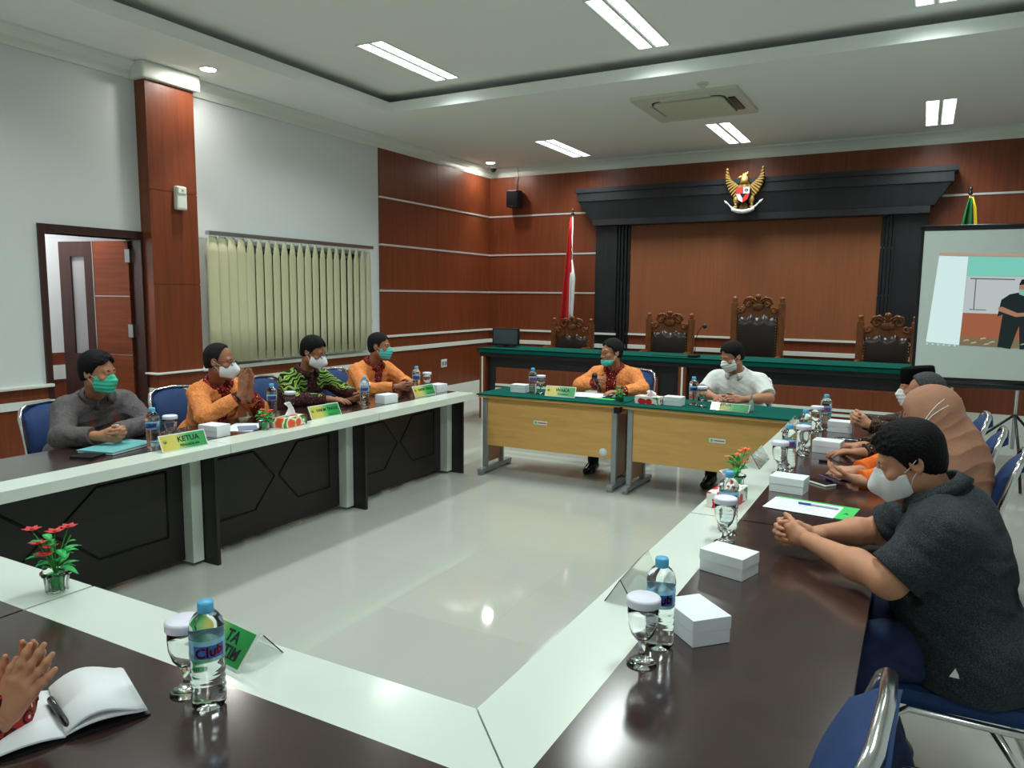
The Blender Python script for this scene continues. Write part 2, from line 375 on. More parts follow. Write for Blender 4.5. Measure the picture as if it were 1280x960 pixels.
# ---- low wainscot of the left wall
def wains(name, boxes, m): return veneer(name, boxes, m)
segs = [(YF, 3.56), (5.02, 7.95)]
wains('trim_11', [((XL, a, .25), (XL+.02, c, .685)) for a, c in segs]+[((XL, a, .75), (XL+.02, c, .85)) for a, c in segs], M['panel'])
wains('trim_12', [((XL, a, .685), (XL+.035, c, .75)) for a, c in segs], M['white'])
b = MB()
for a, c in ((YF, 3.60), (5.0, 7.95)): b.box((XL, a, .85), (XL+.06, c, .878 if a < 0 else .89), bev=.01)
struct('trim_13', b, M['white'])
# ---- veneered column that stands out of the left wall
CX = -6.254; C0, C1 = 4.50, 5.01
struct('column', MB().box((XL, C0, .25), (CX, C1, .70)).box((XL, C0, .745), (CX, C1, .875)).box((XL, C0, .893), (CX, C1, 1.718)).box((XL, C0, 1.724), (CX, C1, 2.58)).box((XL, C0, 2.586), (CX, C1, 3.55)).box((XL, C0+.006, .2), (CX-.006, C1-.006, 3.5)), M['panel'])
struct('trim_14', MB().box((XL, C0-.01, .70), (CX+.012, C1+.01, .745)).box((XL, C0-.03, .875), (CX+.03, C1+.03, .893), bev=.004).box((XL, C0-.01, 0), (CX+.012, C1+.01, .25)), M['white'])
struct('trim_15', MB().box((XL, C0-.05, 3.55), (CX+.05, C1+.05, 3.70), bev=.02), M['white'])
# ---- doorway, the open door and the corridor beyond
b = MB(); b.box((XL-.2, 3.56, 0), (XL+.02, 3.613, 2.2)).box((XL-.2, 4.475, 0), (XL+.02, 4.5, 2.2)).box((XL-.2, 3.613, 2.13), (XL+.02, 4.475, 2.2))
struct('trim_16', b, M['door_dark'])
b = MB(); b.box((-8.2, 1.5, 0), (-8.0, 7.5, 3.0)).box((-8.0, 1.4, 0), (-6.6, 1.5, 3.0)).box((-8.0, 7.5, 0), (-6.6, 7.6, 3.0)).box((-8.2, 1.4, 2.9), (-6.6, 7.6, 3.0))
struct('wall_corridor', b, M['wall'])
struct('trim_17', MB().box((-8.0, 1.5, .1), (-7.98, 7.5, .72)).box((-8.0, 1.5, .87), (-7.98, 7.5, 1.0)), M['panel'])
struct('trim_18', MB().box((-8.0, 1.5, .72), (-7.965, 7.5, .87)), M['white'])
th = math.radians(79)
dr = thing('door_1', None, None, (XL-.14, 4.468, 0), 0); dr['kind'] = 'structure'
DM = frame_m((0, 0, 0), (-math.sin(th), -math.cos(th), 0), (0, 0, 1))      # x along the leaf, y up, z out of its inner face
def dpart(name, boxes, m, lab=None):
    b = MB()
    for lo, hi in boxes: b.box(lo, hi)
    o = b.obj(name, m, dr, M=DM)
    if lab: o['label'] = lab
    return o
dpart('leaf', [((0, .01, -.02), (.42, 1.045, .02)), ((0, 1.055, -.02), (.42, 1.6, .02)), ((0, 1.61, -.02), (.42, 2.12, .02)), ((0, .01, -.015), (.42, 2.12, .015))], M['door'])
dpart('stile', [((.42, .01, -.022), (.53, 2.12, .022)), ((.70, .01, -.022), (.84, 2.12, .022)), ((.53, .01, -.022), (.70, 1.05, .022)), ((.53, 1.98, -.022), (.70, 2.12, .022))], M['door_dark'], 'dark stained door stile')
dpart('glass', [((.53, 1.05, -.004), (.70, 1.98, .004))], mat('frosted door glass', (190, 190, 192), .5, trans=.5), 'frosted glass slot')
dpart('inlay', [((0, 1.045, -.021), (.42, 1.055, .021)), ((0, 1.6, -.021), (.42, 1.61, .021)), ((.418, .01, -.024), (.428, 2.12, .024))], M['chrome'], 'thin steel inlay')
for z in (.35, 1.28, 1.98): dpart('hinge', [((-.025, z-.06, -.03), (.03, z+.06, .03))], M['chrome'])
b = MB().tube([V(.78, 1.0, .02), V(.78, 1.0, .065), V(.66, 1.0, .065)], .009); b.obj('handle', M['chrome'], dr, M=DM)
# ---- window behind the blind
wn = thing('window_1', None, None, (XL-.1, 6.425, 0)); wn['kind'] = 'structure'
b = MB()
for y0, y1 in ((-1.125, -1.07), (-.03, .03), (1.07, 1.125)): b.box((-.03, y0, .95), (.03, y1, 2.15))
b.box((-.03, -1.125, .95), (.03, 1.125, 1.0)).box((-.03, -1.125, 2.1), (.03, 1.125, 2.15)); b.obj('window_frame', M['alu'], wn)
MB().box((-.005, -1.1, .97), (.005, 1.1, 2.13)).obj('pane', M['glass_dark'], wn)
# ---------------------------------------------------------------- lamps and fittings of the ceiling
def troffer():
    t = thing('ceiling_light', 'x', 'ceiling light', group='recessed twin tube ceiling lights')
    b = MB(); W, L = .155, .64
    for lo, hi in (((-W, -L, -.008), (-W+.012, L, 0)), ((W-.012, -L, -.008), (W, L, 0)), ((-W, -L, -.008), (W, -L+.012, 0)), ((-W, L-.012, -.008), (W, L, 0)), ((-.012, -L, -.007), (.012, L, 0))): b.box(lo, hi)
    b.obj('frame', M['white'], t)
    for s in (-1, 1):
        b = MB(); b.quad((s*.079-.056, -L+.012, -.003), (s*.079-.056, L-.012, -.003), (s*.079+.056, L-.012, -.003), (s*.079+.056, -L+.012, -.003))
        b.obj('tube_diffuser', E_TUBE, t)
        b = MB()
        x0, x1 = s*.079-.056, s*.079+.056; pts = [(x0, -L+.02), (x0+.003, -L+.02)]
        for k in range(16): y = -L+.06+k*.0773; pts += [(x0+.003, y-.002), (x1, y-.002), (x1, y+.002), (x0+.003, y+.002)]
        b.prism(pts+[(x0+.003, L-.02), (x0, L-.02)], -.007, -.0035)
        b.obj('louvre', M['alu'], t)
    L = bpy.data.lights.new('tube_light', 'AREA'); L.shape = 'RECTANGLE'; L.size = .29; L.size_y = 1.24; L.energy = LAMP_WATT; L.color = LIGHT_COL; L.spread = math.radians(136)
    o = bpy.data.objects.new('tubes', L); COL.objects.link(o); o.parent = t; o.location = (0, 0, -.0095)
    return t
E_TUBE = emit_mat('lit fluorescent diffuser', LIGHT_COL, TUBE_POWER)
E_SPOT = emit_mat('lit downlight lens', (1.0, .97, .9), SPOT_POWER*4)
LAMPS = [(-4.54, 6.17, ZU, 'lit twin tube light left in the raised ceiling, above the blinds'), (-2.29, 6.17, ZU, 'lit twin tube light at the top edge, near the middle of the raised ceiling'), (-.06, 6.17, ZU, 'lit twin tube light cut off by the top right edge of the photo'),
 (-4.56, 9.78, ZC, 'lit twin tube light in the lower ceiling above the red and white flag'), (-2.28, 9.80, ZC, 'lit twin tube light in the lower ceiling behind the air conditioner cassette'), (.03, 9.75, ZC, 'lit twin tube light in the lower ceiling above the projection screen'),
 (-4.54, 2.6, ZU, 'unseen lit twin tube light over the left tables'), (-2.29, 2.6, ZU, 'unseen lit twin tube light over the open floor'), (-.06, 2.6, ZU, 'unseen lit twin tube light over the right tables'),
 (-4.5, -1.6, ZC, 'unseen lit twin tube light at the front left'), (-.06, -1.6, ZC, 'unseen lit twin tube light at the front right')]
t0 = troffer()
for i, (x, y, z, l) in enumerate(LAMPS):
    if i == 0: t0.location = (x, y, z); t0['label'] = l
    else: dup(t0, (x, y, z), 0, l)
def downlight():
    t = thing('downlight', 'x', 'downlight', group='round recessed downlights')
    MB().lathe([(.085, 0), (.085, -.008), (.07, -.01), (.066, -.004), (.066, 0)], 28).obj('rim', M['white'], t)
    MB().lathe([(0, -.0045), (.066, -.0045), (.066, -.001), (0, -.001)], 28).obj('lens', E_SPOT, t)
    L = bpy.data.lights.new('spot', 'SPOT'); L.energy = SPOT_POWER; L.spot_size = math.radians(56); L.spot_blend = .5; L.shadow_soft_size = .06; L.color = (1, .93, .82)
    o = bpy.data.objects.new('lamp', L); COL.objects.link(o); o.parent = t; o.location = (0, 0, -.02)
    return t
d0 = downlight(); d0.location = (-5.93, 4.93, ZC); d0['label'] = 'round lit downlight above the wood clad column'
dup(d0, (-6.06, 10.30, ZC), 0, 'round lit downlight in the far ceiling corner above the wall speaker')
# corridor lamp
cl = thing('corridor_light', 'unseen round lamp on the corridor ceiling', 'ceiling light', (-7.3, 3.9, 2.9))
MB().lathe([(0, -.04), (.15, -.035), (.2, 0)], 24).obj('diffuser', emit_mat('lit corridor lamp', (1, .95, .95), 110), cl)
# air conditioner cassette
t = thing('ceiling_air_conditioner', 'white square air conditioner cassette set in the ceiling', 'air conditioner', (-2.27, 8.17, ZC))
def rsq(a, r, n=6):
    return [(cx*(a-r)+r*math.cos(an+q*PI/2/n), cy*(a-r)+r*math.sin(an+q*PI/2/n)) for cx, cy, an in ((1, 1, 0), (-1, 1, PI/2), (-1, -1, PI), (1, -1, 1.5*PI)) for q in range(n+1)]
m_ac = mat('aged white plastic', (206, 208, 196), .5)
MB().prism(rsq(.55, .03), -.035, 0).obj('panel', m_ac, t)
MB().prism(rsq(.385, .10), -.04, -.029).obj('slot', M['black'], t)
MB().prism(rsq(.365, .09), -.055, -.03).obj('grille', mat('cream plastic grille', (204, 206, 186), .55), t)
for k in range(4):
    A = Matrix.Rotation(k*PI/2, 4, 'Z')
    MB().box((.40, -.26, -.05), (.47, .26, -.028), bev=.008).obj('louvre', m_ac if k else M['black'], t, M=A)
t = thing('smoke_detector', 'small white round smoke detector on the ceiling', 'smoke detector', (-2.0, 7.43, ZC))
MB().lathe([(.055, 0), (.055, -.015), (.04, -.02), (.04, 0)], 24).obj('base', m_ac, t); MB().lathe([(0, -.045), (.025, -.043), (.034, -.02), (.034, -.01)], 20).obj('head', m_ac, t)
t = thing('security_camera', 'small dark dome camera in the far ceiling corner', 'camera', (-6.19, 10.62, ZC))
MB().lathe([(.06, 0), (.062, -.03), (.05, -.035), (.05, 0)], 20).obj('base', M['white'], t); MB().lathe([(.05, -.03), (.046, -.06), (.03, -.085), (0, -.095)], 20).obj('dome', M['black'], t)
# wall speaker
t = thing('wall_speaker', 'black box loudspeaker hung high on the back wall corner', 'speaker', (-5.86, YB-.14, 3.18))
MB().box((-.105, -.085, -.135), (.105, .085, .135), bev=.02).obj('body', mat('dark blue grey plastic', (26, 30, 42), .5), t)
MB().box((-.09, -.092, -.10), (.09, -.084, .12), bev=.003).obj('grille', M['black'], t)
MB().box((-.03, -.095, -.122), (.03, -.084, -.112)).obj('badge', M['chrome'], t)
MB().box((-.02, .08, -.05), (.02, .118, .05)).obj('bracket', M['steel_dark'], t)
MB().tube([V(.0, .1, .12), V(.0, .105, .3), V(.03, .10, .36), V(.05, .02, .42), V(.04, .03, .5)], .004, 6).obj('cable', M['black'], t)
# dispenser on the column
t = thing('air_freshener_dispenser', 'small white dispenser on the wood clad column', 'dispenser', (CX, 4.80, 2.53))
MB().box((0, -.055, -.11), (.06, .055, .11), bev=.018).obj('body', M['white'], t); MB().box((.055, -.045, .04), (.066, .045, .1), bev=.004).obj('cover', M['white'], t); MB().box((.064, -.01, .062), (.068, .01, .078)).obj('sensor', M['grey'], t)
t = thing('wall_socket', 'white double wall socket on the brown wainscot', 'socket', (XL+.025, 9.46, .605))
MB().box((0, -.075, -.06), (.012, .075, .06), bev=.004).obj('plate', M['white'], t)
for s in (-1, 1): MB().box((.01, s*.036-.026, -.03), (.016, s*.036+.026, .03)).obj('outlet', M['grey'], t)
# vertical blind
t = thing('vertical_blind', 'cream vertical slat blind closed over the side window', 'blind', (XL+.10, 6.42, 0))
MB().box((-.03, -1.27, 2.22), (.03, 1.27, 2.26)).obj('head_rail', M['alu'], t)
n = 21
for k in range(n):
    y = -1.21+2.42*k/(n-1); a = math.radians(99+random.uniform(-3, 3)-22*max(0, 1-k/5)); c, s = math.cos(a), math.sin(a)
    P = []
    for j in range(7):
        u = (j-3)/3; bow = .010*(1-u*u)
        row = []
        for z in (.93, 1.3, 1.7, 2.05, 2.21):
            tw = .0 if z < 2.1 else -.45
            ca, sa = math.cos(a-tw), math.sin(a-tw)
            row.append((u*.064*ca+bow*sa, y+u*.064*sa-bow*ca, z))
        P.append(row)
    MB().grid(P, thick=(.0008, 0, 0)).obj('slat', M['blind'], t)
b = MB().tube([V(.0, -1.2, .925), V(.0, 1.2, .925)], .003, 6).tube([V(.03, 1.22, 2.2), V(.035, 1.22, 1.3), V(.035, 1.24, 1.28), V(.03, 1.25, 2.2)], .003, 6); b.obj('chain', M['white'], t)
# wall canopy behind the judges' bench
t = thing('wall_canopy', 'black wooden portal with stepped cornice on the back wall', 'canopy', (-2.22, YB-.025, 0))
def cyx(pts, x0, x1): pass
b = MB()
def tier(b, x0t, x1t, x0b, x1b, z0, z1, pt, pb):
    vs = [(x0b, 0, z0), (x1b, 0, z0), (x1b, -pb, z0), (x0b, -pb, z0), (x0t, 0, z1), (x1t, 0, z1), (x1t, -pt, z1), (x0t, -pt, z1)]
    v = [b.bm.verts.new(p) for p in vs]
    for q in ((3, 2, 1, 0), (4, 5, 6, 7), (0, 1, 5, 4), (1, 2, 6, 5), (2, 3, 7, 6), (3, 0, 4, 7)): b.bm.faces.new([v[i] for i in q])
tier(b, -2.49, 2.49, -2.49, 2.49, 3.18, 3.245, .34, .34); tier(b, -2.45, 2.45, -2.45, 2.45, 3.055, 3.178, .325, .325)
tier(b, -2.43, 2.43, -2.26, 2.26, 2.79, 3.053, .31, .26); tier(b, -2.22, 2.22, -2.22, 2.22, 2.70, 2.788, .26, .26)
b.obj('cornice', M['ebony'], t)
for s in (-1, 1):
    b = MB(); x0, x1 = sorted((s*2.20, s*1.86)); b.box((x0, -.15, 0), (x1, 0, 2.70))
    for k in range(4):
        xa, xb = sorted((s*(1.86-.043*k), s*(1.86-.043*(k+1)+.008))); b.box((xa, -.15+.03*(k+1), 0), (xb, 0, 2.70))
    b.obj('pillar', M['ebony'], t)
MB().box((-1.69, -.012, 1.092), (1.69, .0, 2.70)).obj('back_panel', M['panel_mid'], t)
for z0, z1 in WT:
    for s in (-1, 1): x0, x1 = sorted((s*2.24, s*1.84)); MB().box((x0, -.175, z0), (x1, -.15, z1)).obj('rail', M['white'], t)
# eagle emblem
t = thing('eagle_emblem', 'gold eagle emblem with a heraldic shield on the cornice', 'emblem', (-2.2, YB-.36, 2.80))
def relief(name, polys, m, y0, y1):
    b = MB(); A = Matrix(((1, 0, 0, 0), (0, 0, 1, 0), (0, 1, 0, 0), (0, 0, 0, 1)))
    for p in polys: b.prism(p, y0, y1, A)
    return b.obj(name, m, t)
for s in (-1, 1):
    out = [(.235, .575), (.248, .50), (.245, .43), (.225, .36), (.195, .29), (.155, .225), (.10, .185)]
    inn = [(.228, .55), (.205, .47), (.175, .42), (.135, .385), (.10, .36), (.06, .33), (.03, .25)]
    w_ = relief('wing', [[(s*x, z) for x, z in out]+[(s*x, z) for x, z in inn[::-1]]], M['gold_dark'], -.045, 0)
    b = MB(); A = Matrix(((1, 0, 0, 0), (0, 0, 1, 0), (0, 1, 0, 0), (0, 0, 0, 1)))
    for k in range(12):
        u = k/11; f = u*(len(out)-1.001); q = int(f); f -= q
        ox, oz = out[q][0]*(1-f)+out[q+1][0]*f, out[q][1]*(1-f)+out[q+1][1]*f; ix, iz = inn[q][0]*(1-f)+inn[q+1][0]*f, inn[q][1]*(1-f)+inn[q+1][1]*f
        dx, dz = ox-ix, oz-iz; L = math.hypot(dx, dz)+1e-6; nx, nz = -dz/L*.0105, dx/L*.0105; ex, ez = ox+dx/L*.012, oz+dz/L*.012-.012
        b.prism([(s*(ix-nx), iz-nz), (s*(ix+nx), iz+nz), (s*(ox+nx*.8), oz+nz*.8), (s*ex, ez), (s*(ox-nx*.8), oz-nz*.8)], -.07-.002*(k % 2), -.03, A)
    b.obj('feathers', M['gold'], w_)
b = MB().ball((0, -.05, .29), (.075, .05, .14)).ball((0, -.06, .44), (.042, .04, .048)).tube([V(0, -.06, .36), V(0, -.06, .45)], [.06, .04], 12)
b.tube([V(-.02, -.07, .45), V(-.065, -.08, .445), V(-.085, -.08, .425)], [.02, .014, .004], 8)
for x, z in ((.0, .495), (.03, .505), (-.03, .485)): b.tube([V(x*.5, -.06, .46), V(x+.012, -.06, z+.01)], [.022, .006], 8)
b.obj('body', M['gold'], t)
for s in (-1, 1): MB().ball((s*.10, -.05, .15), (.04, .035, .055)).tube([V(s*.10, -.05, .12), V(s*.11, -.06, .055)], [.022, .014], 8).tube([V(s*.08, -.07, .06), V(s*.14, -.07, .055)], .012, 8).obj('leg', M['gold'], t)
MB().prism([(-.03, .12), (.03, .12), (.075, .0), (.05, -.01), (0, -.02), (-.05, -.01), (-.075, 0)], -.05, -.01, Matrix(((1, 0, 0, 0), (0, 0, 1, 0), (0, 1, 0, 0), (0, 0, 0, 1)))).obj('tail', M['gold_dark'], t)
sh = relief('shield', [[(-.09, .31), (.09, .31), (.09, .22), (.065, .145), (0, .10), (-.065, .145), (-.09, .22)]], M['black'], -.125, -.08)
def sfield(name, poly, m): b = MB().prism(poly, -.131, -.124, Matrix(((1, 0, 0, 0), (0, 0, 1, 0), (0, 1, 0, 0), (0, 0, 0, 1)))); return b.obj(name, m, sh)
sfield('field', [(-.086, .225), (-.003, .225), (-.003, .306), (-.086, .306)], M['red']); sfield('field', [(.003, .225), (.086, .225), (.086, .306), (.003, .306)], M['flag_white'])
sfield('field', [(-.086, .219), (-.04, .219), (-.003, .16), (-.003, .108), (-.062, .15)], M['flag_white']); sfield('field', [(.086, .219), (.04, .219), (.003, .16), (.003, .108), (.062, .15)], M['red'])
b = MB(); 
for k in range(8): a = k*PI/4; b.box((.045+.015*math.cos(a)-.006, -.135, .268+.015*math.sin(a)-.006), (.045+.015*math.cos(a)+.006, -.128, .268+.015*math.sin(a)+.006))
b.obj('charge', M['black'], sh)
P = []
rb = [(-.225, .10), (-.19, .09), (-.15, .03), (-.11, .03)]; 
b = MB(); band = [(-.15, .01), (-.11, -.012), (-.06, -.028), (0, -.034), (.06, -.028), (.11, -.012), (.15, .01)]
b.grid([[(x, -.10, z), (x, -.10, z+.052)] for x, z in band], thick=(0, .02, 0))
for s in (-1, 1): b.grid([[(s*x, -.085, z), (s*x+s*.02, -.085, z+.042)] for x, z in ((.13, .025), (.165, .05), (.20, .095), (.235, .11))], thick=(0, .02, 0))
rib = b.obj('ribbon', M['flag_white'], t)
text_obj('BHINNEKA TUNGGAL IKA', .024, M['ink'], rib, frame_m((0, -.1015, 0), (1, 0, 0), (0, 0, 1)), sx=.95, warp=lambda c: (c.x, c.y-.008+.9*c.x*c.x*1.4, c.z))
# flags
def flag(name, label, x, y, h, parts, fringe=None):
    t = thing(name, label, 'flag', (x, y, 0))
    MB().lathe([(.16, 0), (.16, .03), (.05, .06), (.03, .09), (0, .09)], 24).obj('base', M['brass'], t)
    MB().tube([V(0, 0, .05), V(0, 0, h)], .014, 10).obj('pole', M['brass'] if fringe else M['alu'], t)
    MB().lathe([(.02, h), (.026, h+.02), (.012, h+.035), (.018, h+.06), (0, h+.11)], 12).obj('finial', M['steel_dark'], t)
    for nm, m, rows in parts:
        P = []
        for k in range(13):
            u = k/12; row = []
            for (z, x0, x1, d) in rows:
                row.append((x0+(x1-x0)*u, -.03-d*math.sin(u*PI*3.2)-.02*u, z))
            P.append(row)
        MB().grid(P, thick=(0, .004, 0)).obj(nm, m, t)
    return t
flag('national_flag', 'red and white flag hanging on a pole behind the bench', -4.64, 10.3, 2.84,
 [('red_field', M['flag_red'], [(1.10, -.17, .0, .05), (1.37, -.16, .0, .05), (2.0, -.10, .01, .04), (2.6, -.05, .01, .025), (2.80, -.02, .01, .01)]),
  ('white_field', M['flag_white'], [(1.10, -.03, .05, .03), (1.40, -.02, .05, .03), (1.9, -.02, .075, .03), (2.18, -.01, .03, .02)])])
flag('green_flag', 'green flag with a yellow fringe rising behind the projection screen', .40, 10.3, 2.86,
 [('green_field', M['flag_green'], [(1.2, -.22, .02, .06), (1.8, -.16, .04, .06), (2.4, -.09, .06, .05), (2.75, -.03, .03, .02), (2.82, -.01, .02, .01)]),
  ('fringe', M['flag_yellow'], [(2.2, .075, .10, .005), (2.5, .055, .09, .005), (2.7, .035, .07, .005), (2.83, .005, .03, .004)])], True)
# ---------------------------------------------------------------- judges' bench
t = thing('judges_bench', 'long dark judges bench with a green cloth along the back wall', 'bench', (-2.40, 8.50, 0))
BX = 2.75
b = MB(); b.box((-BX, 0, .84), (BX, .62, .915)); b.box((-BX+.05, .07, 0), (BX-.05, .1, .84)).box((-BX, 0.0, .0), (-BX+.05, .62, .84)).box((BX-.05, 0.0, 0), (BX, .62, .84))
b.obj('carcass', M['ebony'], t)
for x in (-BX+.045, 0, BX-.045):
    b = MB(); b.box((x-.045, -.004, .0), (x-.012, .09, .838)).box((x+.012, -.004, 0), (x+.045, .09, .838)); p = b.obj('post', M['panel'], t)
    MB().box((x-.011, -.008, 0), (x+.011, .06, .838)).obj('inlay', M['white'], p)
for s in (-1, 1):
    x0, x1 = sorted((s*.30, s*2.52))
    pb = MB().box((x0, .035, .10), (x1, .075, .70), bev=.006).obj('panel', M['panel'], t)
    b = MB(); b.box((x0, .022, .40), (x1, .04, .43)).box((x0, .022, .455), (x1, .04, .485)); b.obj('moulding', M['white'], pb)
b = MB(); b.box((-BX-.02, -.03, .915), (BX+.02, .64, .93)); b.box((-BX-.02, -.03, .875), (BX+.02, -.018, .925)).box((-BX-.02, -.03, .875), (-BX-.008, .64, .925)).box((BX+.008, -.03, .875), (BX+.02, .64, .925))
b.bm.transform(Matrix.Translation((0, 0, .02))); b.obj('cloth', M['cloth'], t)
struct('platform', MB().box((-5.1, 9.2, 0), (.3, YB-.03, .2), bev=.005), M['panel'])
# carved judges' chairs
def judge_chair(x, y, z0, top, label, W=.33):
    t = thing('judge_chair', label, 'chair', (x, y, z0), 0, 'carved judge chairs behind the bench')
    H = top-z0; zc = H-.27       # crest starts at zc
    for s in (-1, 1):
        MB().box((s*(W-.04)-.04, -.035, 0), (s*(W-.04)+.04, .035, H-.13), bev=.006).lathe([(.0, H-.13), (.028, H-.13), (.034, H-.12), (.022, H-.105), (.034, H-.085), (.03, H-.065), (.0, H-.05)], 12, Matrix.Translation((s*(W-.04), 0, 0))).obj('post', M['carved'], t)
    b = MB(); b.box((-W+.07, -.02, zc-.06), (W-.07, .02, zc+.02))
    pts = [(-W+.09, zc+.0), (-.17, zc+.05), (-.13, zc+.12), (-.06, zc+.16), (0, zc+.19), (.06, zc+.16), (.13, zc+.12), (.17, zc+.05), (W-.09, zc)]
    b.prism(pts, -.018, .018, Matrix(((1, 0, 0, 0), (0, 0, 1, 0), (0, 1, 0, 0), (0, 0, 0, 1))))
    for s in (-1, 1):
        def curl(cx, cz, r, a0, turns, rr, steps=16):
            P = []
            for k in range(steps): u = k/(steps-1); a = a0+turns*2*PI*u; q = r*(1-.75*u); P.append(V(s*(cx+q*math.cos(a)), -.025, cz+q*math.sin(a)))
            b.tube(P, [rr*(1-.4*k/(steps-1)) for k in range(steps)], 7)
        curl(.115, zc+.125, .062, PI*.9, -1.15, .018); curl(.20, zc+.055, .05, PI*.2, -1.2, .016); curl(W-.09, zc+.03, .035, PI*.6, 1.1, .013)
        b.tube([V(s*.04, -.02, zc+.17), V(s*.09, -.03, zc+.205), V(s*.15, -.03, zc+.19), V(s*.18, -.02, zc+.12)], [.012, .018, .018, .012], 8)
    b.ball((0, -.02, zc+.215), (.04, .028, .035)); b.ball((0, -.025, zc+.09), (.075, .016, .055), u=16)
    for k in range(5): a = PI*(.1+.2*k); b.tube([V(0, -.025, zc+.12), V(.07*math.cos(a), -.03, zc+.13+.075*math.sin(a))], [.012, .008], 6)
    b.obj('crest_rail', M['carved'], t)
    zb = .50
    b = MB()
    n = 24; rows = []
    for i in range(n+1):
        u = i/n; x_ = -W+.085+(2*W-.17)*u
        sc = .028*(abs(math.sin(PI*u*3))**.5)*0+.045*max(0, 1-abs((u % (1/3))*3*2-0)*1.4)*(1 if .05 < u < .95 else 0)+.03*max(0, 1-abs(((u+1e-6) % (1/3))*3-1)*2.5)*(1 if .05 < u < .95 else 0)
        col = []
        for j in range(7):
            v = j/6; zz = zb+(zc-.05+sc-zb)*v
            col.append((x_, -.022-.045*math.sin(PI*min(1, max(0, u)))**.4*math.sin(PI*min(.97, max(.03, v)))**.35, zz))
        rows.append(col)
    b.grid(rows, thick=(0, .03, 0)); lp = b.obj('back_cushion', M['leather'], t)
    b = MB()
    for s in (-1, 1):
        for k in range(int((zc-.08-zb)/.035)): b.ball((s*(W-.095), -.03, zb+.02+.035*k), .008, u=6, v=4)
    b.obj('studs', M['brass'], lp)
    MB().box((-W+.02, -.56, .40), (W-.02, .02, .46), bev=.01).obj('seat_frame', M['carved'], t)
    MB().box((-W+.04, -.55, .455), (W-.04, -.03, .53), bev=.03).obj('seat', M['leather'], t)
    for s in (-1, 1):
        MB().tube([V(s*(W-.05), -.52, 0), V(s*(W-.05), -.52, .2), V(s*(W-.05), -.53, .42)], [.025, .035, .03], 10).obj('leg', M['carved'], t)
        MB().tube([V(s*(W-.04), 0, .70), V(s*(W-.03), -.3, .71), V(s*(W-.04), -.5, .68), V(s*(W-.05), -.5, .46)], .024, 8).obj('armrest', M['carved'], t)
    return t
judge_chair(-4.42, 9.88, .20, 1.385, 'carved high back judge chair in front of the red and white flag')
judge_chair(-2.98, 9.88, .20, 1.485, 'carved judge chair between the black left pillar and the tallest chair')
judge_chair(-1.84, 9.88, .20, 1.715, 'tallest carved judge chair, below the eagle emblem')
judge_chair(-.35, 9.88, .20, 1.51, 'carved judge chair beside the projection screen')
# things on the bench
t = thing('flat_monitor', 'dark monitor at the far left end of the green bench', 'monitor', (-4.93, 8.82, .95), math.radians(8))
MB().box((-.19, -.02, .02), (.19, .03, .255), bev=.008).obj('housing', M['black'], t)
MB().quad((-.172, -.0212, .045), (.172, -.0212, .045), (.172, -.0212, .238), (-.172, -.0212, .238)).obj('display', mat('reflective grey display', (70, 84, 88), .08), t)
MB().box((-.12, -.07, 0), (.12, .08, .012)).box((-.03, -.0, .01), (.03, .03, .05)).obj('stand', M['black'], t)
t = thing('gooseneck_microphone', 'black gooseneck microphone standing on the green bench', 'microphone', (-2.30, 8.62, .95))
MB().box((-.06, -.08, 0), (.06, .06, .035), bev=.012).obj('base', M['black'], t)
MB().tube([V(0, .03, .03), V(-.0, .035, .16), V(.02, .03, .28), V(.07, .0, .35), V(.10, -.02, .365)], .005, 8).obj('gooseneck', M['black'], t)
MB().ball((.115, -.03, .365), .028).obj('windscreen', M['black'], t)
MB().tube([V(-.06, 0, .008), V(-.2, -.05, .006), V(-.36, .0, .006), V(-.5, -.02, .006)], .004, 6).obj('cable', M['black'], t)
# ---------------------------------------------------------------- projection screen
t = thing('projection_screen', 'portable tripod projection screen showing a lit slide', 'projection screen', (.80, 8.0, 0), math.radians(4))
SX0, SX1, SZ0, SZ1 = -.86, .86, .905, 2.30
MB().box((SX0, -.006, SZ0), (SX1, 0, SZ1)).obj('sheet', M['screen'], t)
b = MB(); b.box((SX0, -.009, SZ0), (SX0+.028, .002, SZ1)).box((SX1-.028, -.009, SZ0), (SX1, .002, SZ1)).box((SX0, -.009, SZ1-.028), (SX1, .002, SZ1)).box((SX0, -.009, SZ0), (SX1, .002, SZ0+.028)); b.obj('border', M['black'], t)
MB().tube([V(SX0-.01, .0, SZ1+.01), V(SX1+.01, .0, SZ1+.01)], .012, 8).obj('top_bar', M['black'], t)
MB().tube([V(SX0-.03, .03, SZ0-.03), V(SX1+.03, .03, SZ0-.03)], .035, 12).obj('case', M['black'], t)
MB().tube([V(0, .05, .3), V(0, .05, 2.36)], .015, 10).obj('pole', M['alu'], t)
for a in (35, 155, 270):
    a = math.radians(a); MB().tube([V(0, .05, .62), V(.34*math.cos(a), .05+.34*math.sin(a), .3), V(.52*math.cos(a), .05+.52*math.sin(a), .012)], .012, 8).obj('leg', M['black'], t)
